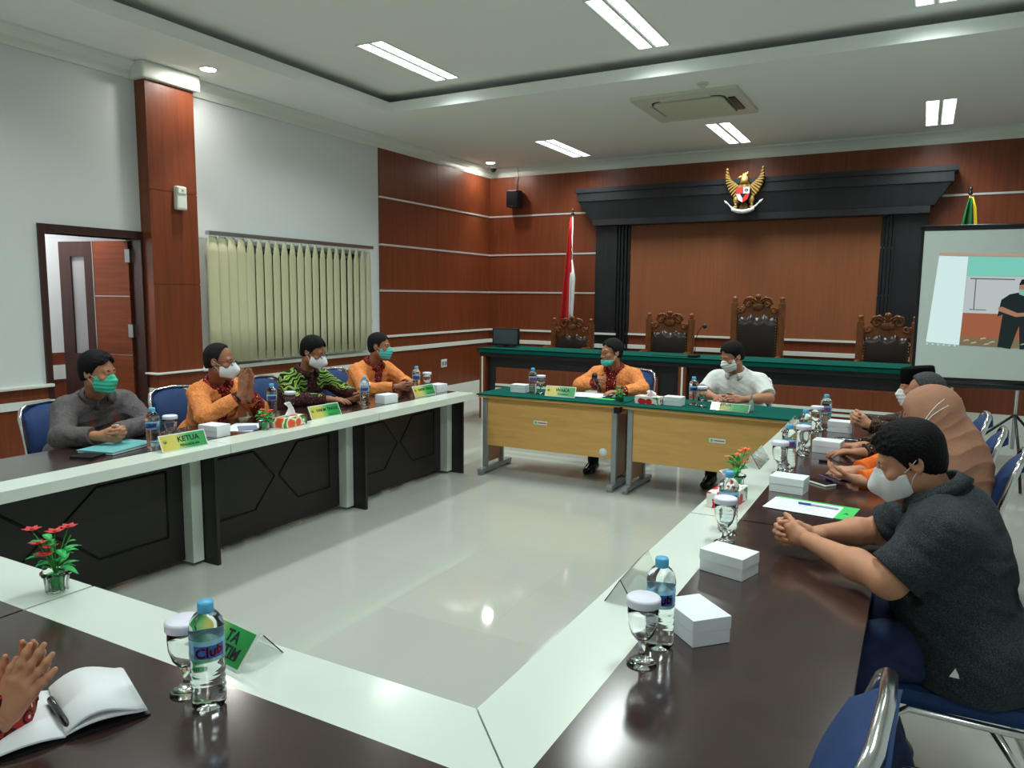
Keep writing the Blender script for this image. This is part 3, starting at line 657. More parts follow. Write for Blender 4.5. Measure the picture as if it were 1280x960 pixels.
# the projected slide: light areas on the sheet
def em(n, c, s): return emit_mat(n, rgb(*c)[:3], s)
IMG = thing('projected_image', None, None); IMG.parent = t; IMG.location = (0, -.008, 0)
def ip(name, polys, m, lay=0):
    b = MB()
    for p in polys:
        vs = [b.bm.verts.new((x, -.0006*lay, z)) for x, z in p]; b.bm.faces.new(vs)
    return b.obj(name, m, IMG)
PS = .78
ip('window_bar', [[(-.70, 2.052), (.9-.06, 2.00), (.84, 2.03), (-.70, 2.072)]], em('peach bar light', (228, 196, 170), PS*.75))
ip('blank_margin', [[(-.70, 2.045), (-.47, 2.035), (-.485, 1.235), (-.755, 1.255)]], em('pale blue white light', (214, 240, 238), PS*1.25))
ip('ceiling_band', [[(-.465, 2.035), (.82, 2.0), (.82, 1.86), (-.468, 1.86)]], em('mint light', (140, 226, 206), PS))
ip('room_wall', [[(-.468, 1.86), (.82, 1.85), (.82, 1.45), (-.478, 1.53)]], em('grey white light', (206, 216, 216), PS))
ip('table_front', [[(-.478, 1.53), (-.0, 1.52), (-.0, 1.30), (-.485, 1.31)]], em('rust light', (196, 120, 88), PS*.8), 1)
ip('patterned_carpet', [[(-.485, 1.31), (.82, 1.28), (.82, 1.20), (-.487, 1.235)]], em('brown light', (152, 136, 106), PS*.8), 1)
ip('line', [[(-.40, 1.84), (-.392, 1.84), (-.392, 1.56), (-.40, 1.56)], [(-.44, 1.845), (-.1, 1.835), (-.1, 1.825), (-.44, 1.835)], [(-.43, 1.565), (-.3, 1.562), (-.3, 1.555), (-.43, 1.557)]], em('grey line light', (130, 140, 140), PS*.6), 1)
ip('curtain', [[(.02, 1.84), (.09, 1.84), (.09, 1.48), (.02, 1.50)], [(.16, 1.8), (.5, 1.8), (.5, 1.3), (.16, 1.3)]], em('pink light', (232, 170, 160), PS*.9), 1)
sb = ip('slide_figure', [[(-.21, 1.50), (-.19, 1.65), (-.13, 1.70), (-.07, 1.715), (.0, 1.70), (.07, 1.66), (.10, 1.56), (.06, 1.50), (.05, 1.215), (-.02, 1.215), (-.04, 1.42), (-.09, 1.215), (-.19, 1.23), (-.17, 1.52)]], em('dark teal light', (52, 66, 68), PS*.6), 2)
ip('slide_figure_skin', [[(-.06, 1.70), (-.065, 1.77), (-.04, 1.81), (.01, 1.81), (.035, 1.77), (.03, 1.70)], [(-.21, 1.58), (-.18, 1.59), (-.06, 1.535), (.09, 1.55), (.09, 1.52), (-.07, 1.50), (-.2, 1.55)]], em('skin light', (204, 150, 120), PS*.8), 3)
ip('slide_figure_hair', [[(-.068, 1.78), (-.05, 1.83), (.0, 1.84), (.04, 1.82), (.04, 1.78), (.01, 1.795)]], em('black light', (50, 54, 58), PS*.6), 4)
ip('slide_figure_mask', [[(-.066, 1.745), (.03, 1.74), (.028, 1.70), (-.02, 1.685), (-.058, 1.70)]], em('mint mask light', (150, 214, 196), PS*.9), 4)
ip('slide_chair', [[(.09, 1.42), (.14, 1.44), (.15, 1.27), (.12, 1.27), (.11, 1.36), (.09, 1.36)], [(.11, 1.35), (.3, 1.38), (.3, 1.26), (.27, 1.26), (.26, 1.33), (.13, 1.32)]], em('white chair light', (222, 220, 200), PS*.9), 3)
b = []
for x, z in ((-.46, 1.27), (-.40, 1.25), (-.33, 1.29), (-.26, 1.26), (-.30, 1.24), (-.02, 1.25), (.02, 1.24)): b.append([(x, z), (x+.05, z+.012), (x+.04, z+.022), (x+.01, z+.014)])
ip('carpet_pattern', b, em('cream pattern light', (222, 206, 170), PS*.8), 2)
ip('taskbar_icons', [[(-.752+.045*k, 1.244-.002*k), (-.738+.045*k, 1.243-.002*k), (-.738+.045*k, 1.231-.002*k), (-.752+.045*k, 1.232-.002*k)] for k in range(6)], em('icon light', (225, 235, 235), PS*1.1), 2)
tag(MB().tube([V(.95, 8.15, .005), V(1.05, 8.5, .005), V(1.2, 8.42, .005), V(1.45, 8.62, .005), V(1.8, 8.6, .005)], .005, 6).obj('power_cable', M['black']), 'thin black cable lying on the floor behind the projection screen', 'cable')
# ---------------------------------------------------------------- the ring of tables
TZ = .76
def table(name_label, L, miter0, miter1, loc, rz, ends, flip=False, px=.31):
    """table along local +y from 0 to L (inner edge x = 0, people's side x = -.71); a mitred end runs out at 45 degrees"""
    t = thing('conference_table', name_label, 'table', loc, rz, 'dark conference tables with pale borders')
    g = .003
    def outline(x): return (-x if miter0 else 0)*-1, 0
    def ys(x):   # x is the distance from the inner edge
        y0 = (-x if miter0 else 0)+g; y1 = (L+x if miter1 else L)-g; return y0, y1
    def strip(xa, xb, z0, z1, m, nm):
        a0, a1 = ys(xa); b0, b1 = ys(xb); s = 1 if not flip else -1
        return MB().prism([(-s*xa, a0), (-s*xa, a1), (-s*xb, b1), (-s*xb, b0)], z0, z1).obj(nm, m, t)
    strip(.199, .71, TZ-.035, TZ, M['table'], 'tabletop'); strip(0, .199, TZ-.055, TZ, M['tborder'], 'pale_border')
    s = 1 if not flip else -1
    y0, y1 = ys(px)
    b = MB(); xs = sorted((-s*px, -s*(px+.02))); b.box((xs[0], y0+.02, .03), (xs[1], y1-.02, TZ-.036)); md = b.obj('modesty_panel', M['tpanel'], t)
    b = MB(); ya, yb = max(0, y0)+.12, min(L, y1)-.21 ; zc = .40; w_ = yb-ya; xg = -s*(px-.0015); ymid = (ya+yb)/2
    def groove(p, q): b.tube([V(xg, *p), V(xg, *q)], .0075, 4)
    zt, zb_ = .60, .20
    for sg in (-1, 1):
        ye = ya if sg < 0 else yb; yi = ymid+sg*.02; yk = ymid+sg*w_*.19
        groove((ye, zb_), (ye, zt)); groove((ye, zt), (yk, zt)); groove((yk, zt), (yi, zc)); groove((yi, zc), (yk, zb_)); groove((yk, zb_), (ye, zb_))
    b.obj('groove', M['tgroove'], md)
    for (yy, sg) in ends:     # a pale pillar and a dark end board
        xs = sorted((-s*(px-.075), -s*(px+.035))); ya, yb = sorted((yy-sg*.075, yy-sg*.0)); ya -= sg*.03; yb -= sg*.03
        MB().box((xs[0], ya, .02), (xs[1], yb, TZ-.056)).obj('pillar', M['tborder'], t)
        xs = sorted((-s*.12, -s*.66)); y_a, y_b = sorted((yy-sg*.024, yy-sg*.0))
        MB().box((xs[0], y_a, 0), (xs[1], y_b, TZ-.056)).obj('end_board', M['tpanel'], t)
    return t
table('dark table nearest the door, under the KETUA name plate', 2.996-1.298, True, False, (-3.53, 1.298, 0), 0, [(1.698, 1)])
table('dark table in the middle of the left row, holding a fruit print tissue box', 1.376, False, False, (-3.53, 2.996, 0), 0, [(1.376, 1)])
table('dark table at the far end of the left row, beside the beech desk', 1.376, False, False, (-3.53, 4.372, 0), 0, [(1.376, 1)])
table('dark table under the elbows of the man in the charcoal shirt', 3.0-1.298, True, False, (-.79, 1.298, 0), 0, [(1.70, 1)], True, .14)
table('dark table on the right holding the green card and white paper', 1.376, False, False, (-.79, 3.002, 0), 0, [(1.376, 1)], True, .14)
table('dark table at the far end of the right row, beside the second beech desk', 1.376, False, False, (-.79, 4.38, 0), 0, [(1.376, 1)], True, .14)
# front row: local +y runs along world -x
table('dark table in the foreground with the TIM name plate and the near water bottle', 2.155-.79, True, False, (-.79, 1.298, 0), PI/2, [], False)
table('dark table in the bottom left corner with the red flower pot', 3.53-2.158, False, True, (-2.158, 1.298, 0), PI/2, [], False)
# ---------------------------------------------------------------- beech desks at the far side
def desk(label, loc, rz, L, tagx):
    t = thing('beech_desk', label, 'desk', loc, rz, 'beech desks with green cloths'); Z = .745
    MB().box((0, 0, Z-.028), (L, .60, Z), bev=.003).obj('desktop', M['beech'], t)
    b = MB(); b.box((-.01, -.012, Z+.001), (L+.01, .615, Z+.006)).box((-.01, -.014, Z-.006), (L+.01, -.009, Z+.006)); b.obj('cloth', M['cloth'], t)
    MB().box((.05, .05, .27), (L-.05, .068, Z-.03)).obj('modesty_panel', M['beech'], t)
    for x in (.03, L-.075):
        MB().box((x, .035, .06), (x+.045, .075, Z-.03), bev=.006).box((x, .34, .06), (x+.045, .38, Z-.03), bev=.006).obj('leg', M['grey'], t)
        MB().box((x+.015, .075, .10), (x+.032, .34, Z-.03)).obj('side_board', M['beech_dark'], t)
        MB().box((x-.004, -.06, .02), (x+.049, .54, .062), bev=.012).box((x, -.05, 0), (x+.045, -.01, .022)).box((x, .49, 0), (x+.045, .53, .022)).obj('foot', M['grey'], t)
    MB().box((tagx, .044, .505), (tagx+.13, .05, .54)).obj('asset_sticker', M['card'], t, )
    MB().box((tagx+.012, .0425, .512), (tagx+.03, .0445, .533)).obj('sticker_mark', M['green_card'], t)
    MB().box((tagx+.04, .0425, .518), (tagx+.12, .0445, .528)).obj('sticker_print', M['gold'], t)
    return t
d1 = desk('beech desk with a green cloth behind the WAKA name plate', (-3.53, 5.80, 0), math.radians(1.5), 1.36, .55)
MB().lathe([(0, 0), (.036, 0), (.036, .004), (0, .004)], 20, Matrix.Translation((1.21, .049, .32)) @ Matrix.Rotation(PI/2, 4, 'X')).obj('round_sticker', M['card'], d1)
MB().box((1.315, -.004, .675), (1.365, .05, .725)).obj('clamp', M['black'], d1)
desk('beech desk with a green cloth in front of the man in white', (-2.14, 5.84, 0), math.radians(-2), 1.36, .72)
# ---------------------------------------------------------------- stacking chairs
def stack_chair():
    """faces local -y"""
    t = thing('banquet_chair', 'x', 'chair', group='blue banquet chairs with steel frames')
    MB().box((-.215, -.22, .425), (.215, .20, .485), bev=.026).obj('seat', M['navy'], t)
    P = []
    for i in range(9):
        u = -1+2*i/8; row = []
        for j in range(9):
            v = j/8; z = .56+.345*v; half = .195*(1-.10*max(0, v-.7)/.3)
            z2 = z-(.05*abs(u)**3)*(v > .75)*(v-.75)/.25
            row.append((u*half, .215+.095*v-.060*math.sin(PI*v)**.7*(1-.35*u*u), z2))
        P.append(row)
    MB().grid(P, thick=(0, .045, .01)).obj('backrest', M['navy'], t)
    b = MB(); s_ = []
    arch = [(-.205, .215, .49), (-.208, .232, .56), (-.21, .265, .70), (-.208, .30, .83), (-.19, .318, .885), (-.15, .33, .91), (0, .335, .922), (.15, .33, .91), (.19, .318, .885), (.208, .30, .83), (.21, .265, .70), (.208, .232, .56), (.205, .215, .49)]
    b.tube([V(*p) for p in arch], .012, 10, flat=(1.4, 1.0)); b.obj('back_frame', M['chrome'], t)
    for s in (-1, 1):
        MB().tube([V(s*.235, -.24, .0), V(s*.225, -.225, .25), V(s*.22, -.205, .40), V(s*.218, -.17, .425), V(s*.215, .12, .415), V(s*.212, .17, .43), V(s*.208, .205, .50)], .0125, 8).obj('leg', M['chrome'], t)
        MB().tube([V(s*.225, .27, .0), V(s*.215, .16, .25), V(s*.212, .05, .41)], .0125, 8).obj('leg', M['chrome'], t)
        MB().tube([V(s*.226, -.225, .24), V(s*.216, .16, .24)], .007, 6).obj('stretcher', M['chrome'], t)
        for y in (-.24, .27): MB().lathe([(0, 0), (.017, 0), (.017, .03), (0, .03)], 10, Matrix.Translation((s*(.235 if y < 0 else .225), y, 0))).obj('rubber_foot', M['black'], t)
    return t
ch = stack_chair(); _first = [True]
def chair(x, y, rz, label):
    if _first[0]: _first[0] = False; ch.location = (x, y, 0); ch.rotation_euler = (0, 0, rz); ch['label'] = label; return ch
    return dup(ch, (x, y, 0), rz, label)
W_, E_ = PI/2, -PI/2     # rotation for facing +x / -x
chair(-4.72, 2.82, W_, 'blue chair under the man in the grey patterned shirt')
chair(-4.72, 3.74, W_, 'blue chair under the man with pressed palms')
chair(-4.72, 4.62, W_, 'blue chair under the man in green swirl batik')
chair(-4.72, 5.52, W_, 'blue chair behind the short haired man in orange at the far left')
chair(-2.50, 6.86, 0, 'blue chair under the man in orange batik at the WAKA plate')
chair(-1.38, 6.86, 0, 'blue chair under the man in the white shirt')
chair(.20, 2.66, E_+.05, 'blue chair under the man in the charcoal shirt')
chair(.15, 4.34, E_-.12, 'blue chair behind the woman in the tan headscarf')
chair(.12, 5.02, E_-.08, 'blue chair behind the grey haired man')
chair(.08, 5.64, E_, 'blue chair behind the man in the black cap')
chair(-.345, 1.455, E_-.04, 'empty blue chair at the bottom right edge of the table')
# ---------------------------------------------------------------- small things
def bottle():
    t = thing('water_bottle', 'x', 'bottle', group='water bottles with blue caps')
    pr = [(0, .004), (.026, .0), (.034, .006), (.036, .02)]
    z = .03
    while z < .10: pr += [(.0362, z), (.0338, z+.008), (.0362, z+.014)]; z += .0175
    pr += [(.0352, .106), (.0352, .165), (.037, .17), (.0365, .18), (.033, .195), (.025, .207), (.0145, .216), (.0135, .222), (.0, .222)]
    MB().lathe(pr, 28, fn=lambda r, z, a: r*(1+(.05*math.cos(a*8) if z < .015 else 0))).obj('body', M['pet'], t)
    MB().lathe([(.0358, .114), (.0364, .114), (.0364, .160), (.0358, .160)], 28).obj('label_band', M['label'], t)
    b = MB(); W = lambda a, z: (.0368*math.sin(a), -.0368*math.cos(a), z)
    b.grid([[W(a, .122), W(a, .15)] for a in [(-.9+1.8*k/14) for k in range(15)]]); b.obj('label_badge', M['blue_ink'], t)
    text_obj('Club', .030, M['red_ink'], t, Matrix.Identity(4), align='CENTER', bold=.0008, warp=lambda c: (.0376*math.sin(c.x/.036), -.0376*math.cos(c.x/.036), .136+c.y+c.x*.12))
    MB().lathe([(.0155, .212), (.0165, .214), (.0165, .232), (.0150, .236), (0, .236)], 28, fn=lambda r, z, a: r*(1+.025*math.cos(a*28))).obj('cap', M['cap'], t)
    return t
def goblet():
    t = thing('lidded_goblet', 'x', 'glass', group='stemmed water glasses with white lids')
    o = [(0, 0), (.036, .0), (.037, .003), (.028, .009), (.012, .015), (.0075, .028), (.0085, .05), (.016, .062), (.028, .078), (.0365, .105), (.038, .13), (.0355, .163)]
    i = [(.0338, .163), (.0362, .13), (.0346, .105), (.026, .080), (.013, .066), (0, .063)]
    MB().lathe(o+i, 28).obj('glass', M['glass'], t)
    MB().lathe([(.0355, .152), (.0405, .1495), (.041, .150), (.0415, .166), (.0412, .1675), (.0385, .1705), (.038, .1708), (0, .172)], 30, fn=lambda r, z, a: r*(1+(.015*math.cos(a*30) if z < .17 else 0))).obj('lid', M['lid'], t)
    return t
def snack_box():
    t = thing('snack_box', 'x', 'box', group='white cardboard snack boxes')
    MB().box((-.075, -.055, 0), (.075, .055, .040), bev=.001).obj('tray', M['card'], t)
    MB().box((-.0765, -.0565, .037), (.0765, .0565, .072), bev=.0015).obj('lid', M['card'], t)
    return t
def plate_sign(lines, W=.29, H=.10, tilt=25, frame=M['white'], label='', loc=(0, 0, 0), rz=0, under=False, glare=False):
    """wedge name plate, its printed face looks along local -y and up"""
    t = thing('name_plate', label, 'name plate', loc, rz, 'yellow and green name plates')
    a = math.radians(tilt); FM = frame_m((0, 0, 0), (1, 0, 0), (0, math.sin(a), math.cos(a)))
    MB().box((-W/2, 0, -.003), (W/2, H, .001)).obj('stand', frame, t, M=FM)
    MB().box((-W/2, .0, -.003), (W/2, .085, .0)).obj('back_leg', M['acrylic'], t, M=frame_m((0, 2*H*math.sin(a), 0), (1, 0, 0), (0, -math.sin(a), math.cos(a))))
    f = MB().quad((-W/2+.006, 0, .006-H/2), (W/2-.006, 0, .006-H/2), (W/2-.006, 0, H/2-.006), (-W/2+.006, 0, H/2-.006)).obj('printed_face', SIGN_MAT, t)
    f.matrix_local = FM @ Matrix.Translation((0, H/2, .0018)) @ Matrix.Rotation(-PI/2, 4, 'X') if False else FM @ Matrix.Translation((0, H/2, .0018)) @ Matrix(((1, 0, 0, 0), (0, 0, 1, 0), (0, -1, 0, 0), (0, 0, 0, 1))).inverted()
    for txt, x, y, size, al, bold in lines: text_obj(txt, size, M['ink'], t, FM @ Matrix.Translation((x, y, .0026)), align=al, bold=bold, extrude=.0003)
    if under: MB().box((.02, .018, .002), (W/2-.03, .021, .0028)).obj('underline', M['ink'], t, M=FM)
    MB().lathe([(0, .0019), (.012, .0019), (.012, .0024), (0, .0024)], 20, FM @ Matrix.Translation((-W/2+.03, H*.6, 0))).obj('seal', M['leaf'], t)
    MB().lathe([(0, .0024), (.007, .0024), (.007, .0029), (0, .0029)], 16, FM @ Matrix.Translation((-W/2+.03, H*.6, 0))).obj('seal_centre', M['gold'], t)
    return t
def tissue_box(m, label, loc, rz, pull=1.0):
    t = thing('tissue_box', label, 'tissue box', loc, rz)
    MB().box((-.11, -.055, 0), (.11, .055, .065), bev=.003).obj('carton', m, t)
    P = []
    for i in range(9):
        u = -1+2*i/8; row = []
        for j in range(7):
            v = j/6; row.append((u*.05*(1-.5*v)+.02*math.sin(3*v), .014*math.sin(u*5+v*4)*(.4+v)+.02*v*pull, .062+.10*v*pull*(1-.25*abs(u))))
        P.append(row)
    MB().grid(P, thick=(0, .002, 0)).obj('tissue', M['paper'], t)
    return t
def flower_pot(petal, label, loc, rz=0, h=.19, bushy=1.0):
    t = thing('flower_pot', label, 'plant', loc, rz)
    MB().lathe([(0, 0), (.030, 0), (.034, .045), (.042, .052), (.042, .060), (.037, .062), (.031, .058), (.027, .006), (0, .006)], 28, fn=lambda r, z, a: r*(1+.04*math.cos(a*12))).obj('glass_pot', M['glass'], t)
    MB().lathe([(0, .008), (.024, .008), (.028, .05), (0, .055)], 16).obj('filling', M['leaf'], t)
    rnd = random.Random(int(abs(loc[0])*1000)); b = MB()
    tips = []
    for k in range(9):
        a = rnd.uniform(0, 2*PI); r = rnd.uniform(.015, .06)*bushy; z = rnd.uniform(.6, 1.0)*h
        tips.append((r*math.cos(a), r*math.sin(a), z)); b.tube([V(0, 0, .04), V(r*.3*math.cos(a), r*.3*math.sin(a), .6*z), V(*tips[-1])], .0018, 5)
    b.obj('stems', M['stem'], t)
    b = MB()
    for k in range(26):
        a = rnd.uniform(0, 2*PI); z0 = rnd.uniform(.05, .8*h); L = rnd.uniform(.04, .075)*bushy; el = rnd.uniform(.2, 1.1); r0 = .008+.02*bushy*z0/h
        o = Vector((r0*math.cos(a), r0*math.sin(a), z0)); d = Vector((math.cos(a)*math.cos(el), math.sin(a)*math.cos(el), math.sin(el))); sd = Vector((-math.sin(a), math.cos(a), 0)); up = d.cross(sd)
        b.grid([[o+d*L*u+sd*w_*.013*math.sin(PI*min(.98, u+.05))-up*(.02*u*u*-1 if False else 0)+Vector((0, 0, -.03*u*u)) for w_ in (-1, 0, 1)] for u in (0, .25, .5, .75, 1)], thick=(0, 0, .0008))
    b.obj('leaves', M['leaf'], t)
    for x, y, z in tips[:6]:
        b = MB()
        for k in range(6):
            a = 2*PI*k/6; d = Vector((math.cos(a), math.sin(a), .25)); sd = Vector((-math.sin(a), math.cos(a), 0)); o = Vector((x, y, z))
            b.grid([[o+d*.026*bushy*u+sd*w_*.011*math.sin(PI*min(.95, u*.8+.15)) for w_ in (-1, 0, 1)] for u in (0, .5, 1)], thick=(0, 0, .001))
        b.ball((x, y, z+.004), .005, u=8, v=6); b.obj('flower', petal, t)
    return t
Z0 = TZ+.0008; ZD = .7525
B0, G0, K0 = bottle(), goblet(), snack_box(); _u = {}
def put(src, x, y, z, rz, label):
    k = src.name
    if k not in _u: _u[k] = 1; src.location = (x, y, z); src.rotation_euler = (0, 0, rz); src['label'] = label; return src
    return dup(src, (x, y, z), rz, label)
cam_rz = lambda x, y: math.atan2(y, x)-PI/2+PI/2*0   # turns local -y towards the camera
def put_c(src, x, y, z, label, off=0): return put(src, x, y, z, math.atan2(y, x)-PI/2+off, label)
# water bottles
put_c(B0, -1.300, 1.022, Z0, 'nearest water bottle in the left foreground, before the TIM name plate', .12)
put_c(B0, -3.80, 2.685, Z0, 'water bottle beside the KETUA name plate', -.3)
put_c(B0, -4.10, 3.86, Z0, 'water bottle behind the fruit print tissue box on the left')
put_c(B0, -3.86, 4.60, Z0, 'water bottle in front of the short haired man in orange on the left')
put_c(B0, -4.02, 5.52, Z0, 'water bottle at the far end of the left tables')
put_c(B0, -3.10, 6.06, ZD, 'water bottle on the green cloth left of the WAKA plate')
put_c(B0, -1.635, 6.15, ZD, 'water bottle on the green cloth in front of the man in white')
put_c(B0, -.535, 5.46, Z0, 'farthest water bottle on the right tables')
put_c(B0, -.565, 4.66, Z0, 'second farthest water bottle on the right tables, left of the black bag')
put_c(B0, -.565, 4.05, Z0, 'water bottle behind the snack box by the white phone')
put_c(B0, -.600, 2.82, Z0, 'water bottle beside the tissue box on the right border')
put_c(B0, -.535, 1.775, Z0, 'nearest water bottle on the right table')
# goblets
put_c(G0, -1.388, 1.035, Z0, 'lidded glass half hidden by the foreground bottle')
put_c(G0, -3.83, 2.82, Z0, 'lidded glass beside the KETUA name plate')
put_c(G0, -4.04, 3.98, Z0, 'lidded glass behind the fruit print tissue box on the left')
put_c(G0, -3.93, 4.70, Z0, 'lidded glass between a bottle and snack box on the left table')
put_c(G0, -4.00, 5.66, Z0, 'lidded glass at the far end of the left tables')
put_c(G0, -3.03, 6.09, ZD, 'lidded glass beside the WAKA name plate')
put_c(G0, -1.54, 6.07, ZD, 'lidded glass in front of the man in white')
put_c(G0, -.575, 5.32, Z0, 'farthest lidded glass on the right tables')
put_c(G0, -.548, 4.46, Z0, 'lidded glass beside the snack box by the black bag')
put_c(G0, -.585, 3.90, Z0, 'lidded glass behind the snack box by the white phone')
put_c(G0, -.580, 2.68, Z0, 'lidded glass beside the tissue box on the right border')
put_c(G0, -.545, 1.668, Z0, 'nearest lidded glass on the right table')
# snack boxes
put(K0, -3.83, 3.13, Z0, .1, 'white snack box behind the KETUA name plate')
put(K0, -3.82, 4.83, Z0, 1.45, 'white snack box between the two far left name plates')
put(K0, -3.87, 5.64, Z0, 1.5, 'white snack box at the far end of the left tables')
put(K0, -3.25, 6.10, ZD, .05, 'white snack box at the left end of the green cloth')
put(K0, -1.77, 6.06, ZD, -.05, 'white snack box between the strawberry tissue box and a bottle')
put(K0, -.43, 5.40, Z0, -.05, 'farthest white snack box on the right tables')
put(K0, -.43, 4.62, Z0, -.1, 'white snack box beside the black bag')
put(K0, -.49, 3.58, Z0, -.1, 'white snack box behind the white paper on the right')
put(K0, -.50, 2.40, Z0, -.28, 'white snack box near the clasped hands of the charcoal shirt man')
put(K0, -.475, 1.90, Z0, -.75, 'nearest white snack box, beside the nearest bottle')
# name plates
SX = PI/2-.06    # printed face towards +x
plate_sign([('KETUA', .03, .062, .044, 'CENTER', .001), ('PENGADILAN', .03, .026, .020, 'CENTER', .0004)], label='green and yellow name plate reading KETUA', loc=(-3.63, 2.77, Z0), rz=SX)
plate_sign([('HAKIM TINGGI', .02, .060, .030, 'CENTER', .0008)], label='name plate between the peach tissue box and the man in green', loc=(-3.72, 4.02, Z0), rz=SX, under=True)
plate_sign([('HAKIM TINGGI', .02, .060, .030, 'CENTER', .0008)], label='name plate at the far left before the short haired man', loc=(-3.80, 5.36, Z0), rz=SX, under=True)
plate_sign([('WAKA', .02, .062, .044, 'CENTER', .001), ('PENGADILAN', .03, .026, .018, 'CENTER', .0004)], label='name plate reading WAKA on the green cloth', loc=(-2.79, 5.98, ZD), rz=.03)
s_ = plate_sign([('KETUA', -.05, .062, .036, 'CENTER', .0008)], label='glossy name plate in front of the man in white', loc=(-1.29, 5.94, ZD), rz=-.02, W=.30, H=.085, tilt=50)
MB().box((-.155, .0, .003), (.155, .085, .005)).obj('clear_cover', M['acrylic'], s_, M=frame_m((0, 0, 0), (1, 0, 0), (0, math.sin(math.radians(50)), math.cos(math.radians(50)))))
plate_sign([('OP', -.085, .064, .038, 'CENTER', .001), ('TA', .052, .066, .040, 'CENTER', .001), ('TIM', .074, .032, .038, 'CENTER', .001)], label='foreground name plate behind the near bottle, ending in TIM', loc=(-1.485, 1.165, Z0), rz=-.14, under=True, W=.262, H=.098, tilt=40)
# clear acrylic plate holders seen from behind
def holder(label, x, y, rz, L=.29):
    t = thing('acrylic_plate_holder', label, 'plate holder', (x, y, Z0), rz, 'clear acrylic plate holders')
    a = math.radians(32)
    MB().box((-L/2, 0, -.0015), (L/2, .085, .0015)).obj('face', M['acrylic'], t, M=frame_m((0, -.045, 0), (1, 0, 0), (0, math.sin(a), math.cos(a))))
    MB().box((-L/2, 0, -.0015), (L/2, .085, .0015)).obj('back_leg', M['acrylic'], t, M=frame_m((0, .045, 0), (1, 0, 0), (0, -math.sin(a), math.cos(a))))
    return t
holder('clear acrylic holder on the right border beside the nearest glass', -.725, 2.12, PI/2+.05); holder('clear acrylic holder behind the tissue box on the right border', -.735, 4.1, PI/2); holder('clear acrylic holder at the far end of the right border', -.73, 5.3, PI/2)
# tissue boxes and flower pots
tissue_box(M['tissue_peach'], 'peach print tissue box with a raised tissue on the left table', (-3.70, 3.64, Z0), PI/2+.1, 1.0)
tissue_box(M['tissue_red'], 'strawberry print tissue box on the green cloth', (-1.975, 6.02, ZD), 0.0, .55)
tissue_box(M['tissue_red'], 'strawberry print tissue box with a raised tissue on the right border', (-.69, 3.22, Z0), PI/2-.1, .9)
flower_pot(M['petal_red'], 'red artificial flowers in a glass pot at the lower left', (-2.215, 1.225, Z0), 0, .19)
flower_pot(M['petal_orange'], 'orange artificial flowers in a glass pot before the man with pressed palms', (-3.73, 3.44, Z0), 1, .15, .8)
flower_pot(M['petal_red'], 'red artificial flowers in a glass pot on the green cloth', (-2.22, 5.98, ZD), 2, .16, .8)
flower_pot(M['petal_orange'], 'orange artificial flowers behind the tissue box on the right border', (-.715, 3.52, Z0), 3, .19, .9)
# papers, folders, pens, phones
def slab(name, label, cat, w_, d, h, m, loc, rz, bev=.001, group=None):
    o = MB().box((-w_/2, -d/2, 0), (w_/2, d/2, h), bev=bev).obj(name, m, None, loc, (0, 0, rz)); return tag(o, label, cat, group)
t = thing('folder', 'teal folder under the clasped hands of the man in grey', 'folder', (-3.97, 2.58, Z0), .25)
MB().box((-.12, -.17, .012), (.12, .17, .018), bev=.001).obj('cover', M['folder_teal'], t); MB().box((-.115, -.165, .002), (.117, .165, .011)).obj('pages', M['paper'], t); MB().box((-.12, -.17, 0), (.12, .17, .002)).obj('back_cover', M['black'], t)
slab('notebook', 'black notebook with white page edge under the teal folder', 'notebook', .13, .11, .012, M['black'], (-3.90, 2.36, Z0), .35)
slab('paper_sheet', 'white printed sheets in front of the man with pressed palms', 'paper', .21, .30, .003, M['paper'], (-3.90, 3.42, Z0), .5, 0)
slab('paper_booklet', 'blue grey booklet lying on the white sheets', 'booklet', .12, .17, .004, mat('blue grey print', (126, 132, 156), .6), (-3.84, 3.40, Z0+.0032), .9, 0)
slab('wallet', 'brown leather wallet held by the man in green batik', 'wallet', .10, .19, .022, mat('brown wallet leather', (92, 46, 30), .45), (-3.99, 4.62, Z0+.03), .2, .006)
slab('mobile_phone', 'dark phone lying behind the far left snack box', 'phone', .08, .16, .009, M['phone'], (-3.90, 5.06, Z0), .2, .003)
for k, (dx, dy, r) in enumerate(((0, 0, .2), (.05, .03, -.1), (-.06, .05, .4))): slab('paper_sheet', ['upper white sheet in front of the WAKA speaker', 'middle white sheet in front of the WAKA speaker', 'lowest white sheet in front of the WAKA speaker'][k], 'paper', .21, .297, .001, M['paper'], (-2.60+dx, 6.22+dy*.5, ZD+.0045-.0015*k), r, 0, 'white sheets on the green cloth')
slab('green_folder', 'green card lying on the green cloth below the sheets', 'folder', .24, .10, .003, M['green_card'], (-2.42, 6.09, ZD), -.12, 0)
slab('pen', 'dark pen resting on the green card on the desk', 'pen', .14, .01, .008, M['black'], (-2.36, 6.10, ZD+.0034), -.1, .003)
t = thing('microphone', 'black hand microphone held up by the WAKA speaker', 'microphone', (-2.585, 6.33, .835), 0)
MB().tube([V(.02, .06, -.06), V(0, 0, .05)], [.012, .016], 12).obj('handle', M['black'], t); MB().ball((-.008, -.02, .085), (.026, .026, .034)).obj('grille', M['steel_dark'], t)
t = thing('hand_sanitizer', 'small clear spray bottle right of the glossy plate', 'bottle', (-1.145, 6.06, ZD))
MB().lathe([(0, 0), (.019, 0), (.02, .004), (.02, .07), (.012, .082), (0, .084)], 20).obj('body', M['sanit'], t); MB().lathe([(.011, .08), (.012, .105), (.006, .125), (0, .126)], 16).obj('spray_cap', M['sanit'], t)
slab('mobile_phone', 'phone held flat by the man in the white shirt', 'phone', .15, .075, .009, M['phone'], (-1.36, 6.22, ZD+.03), .0, .003)
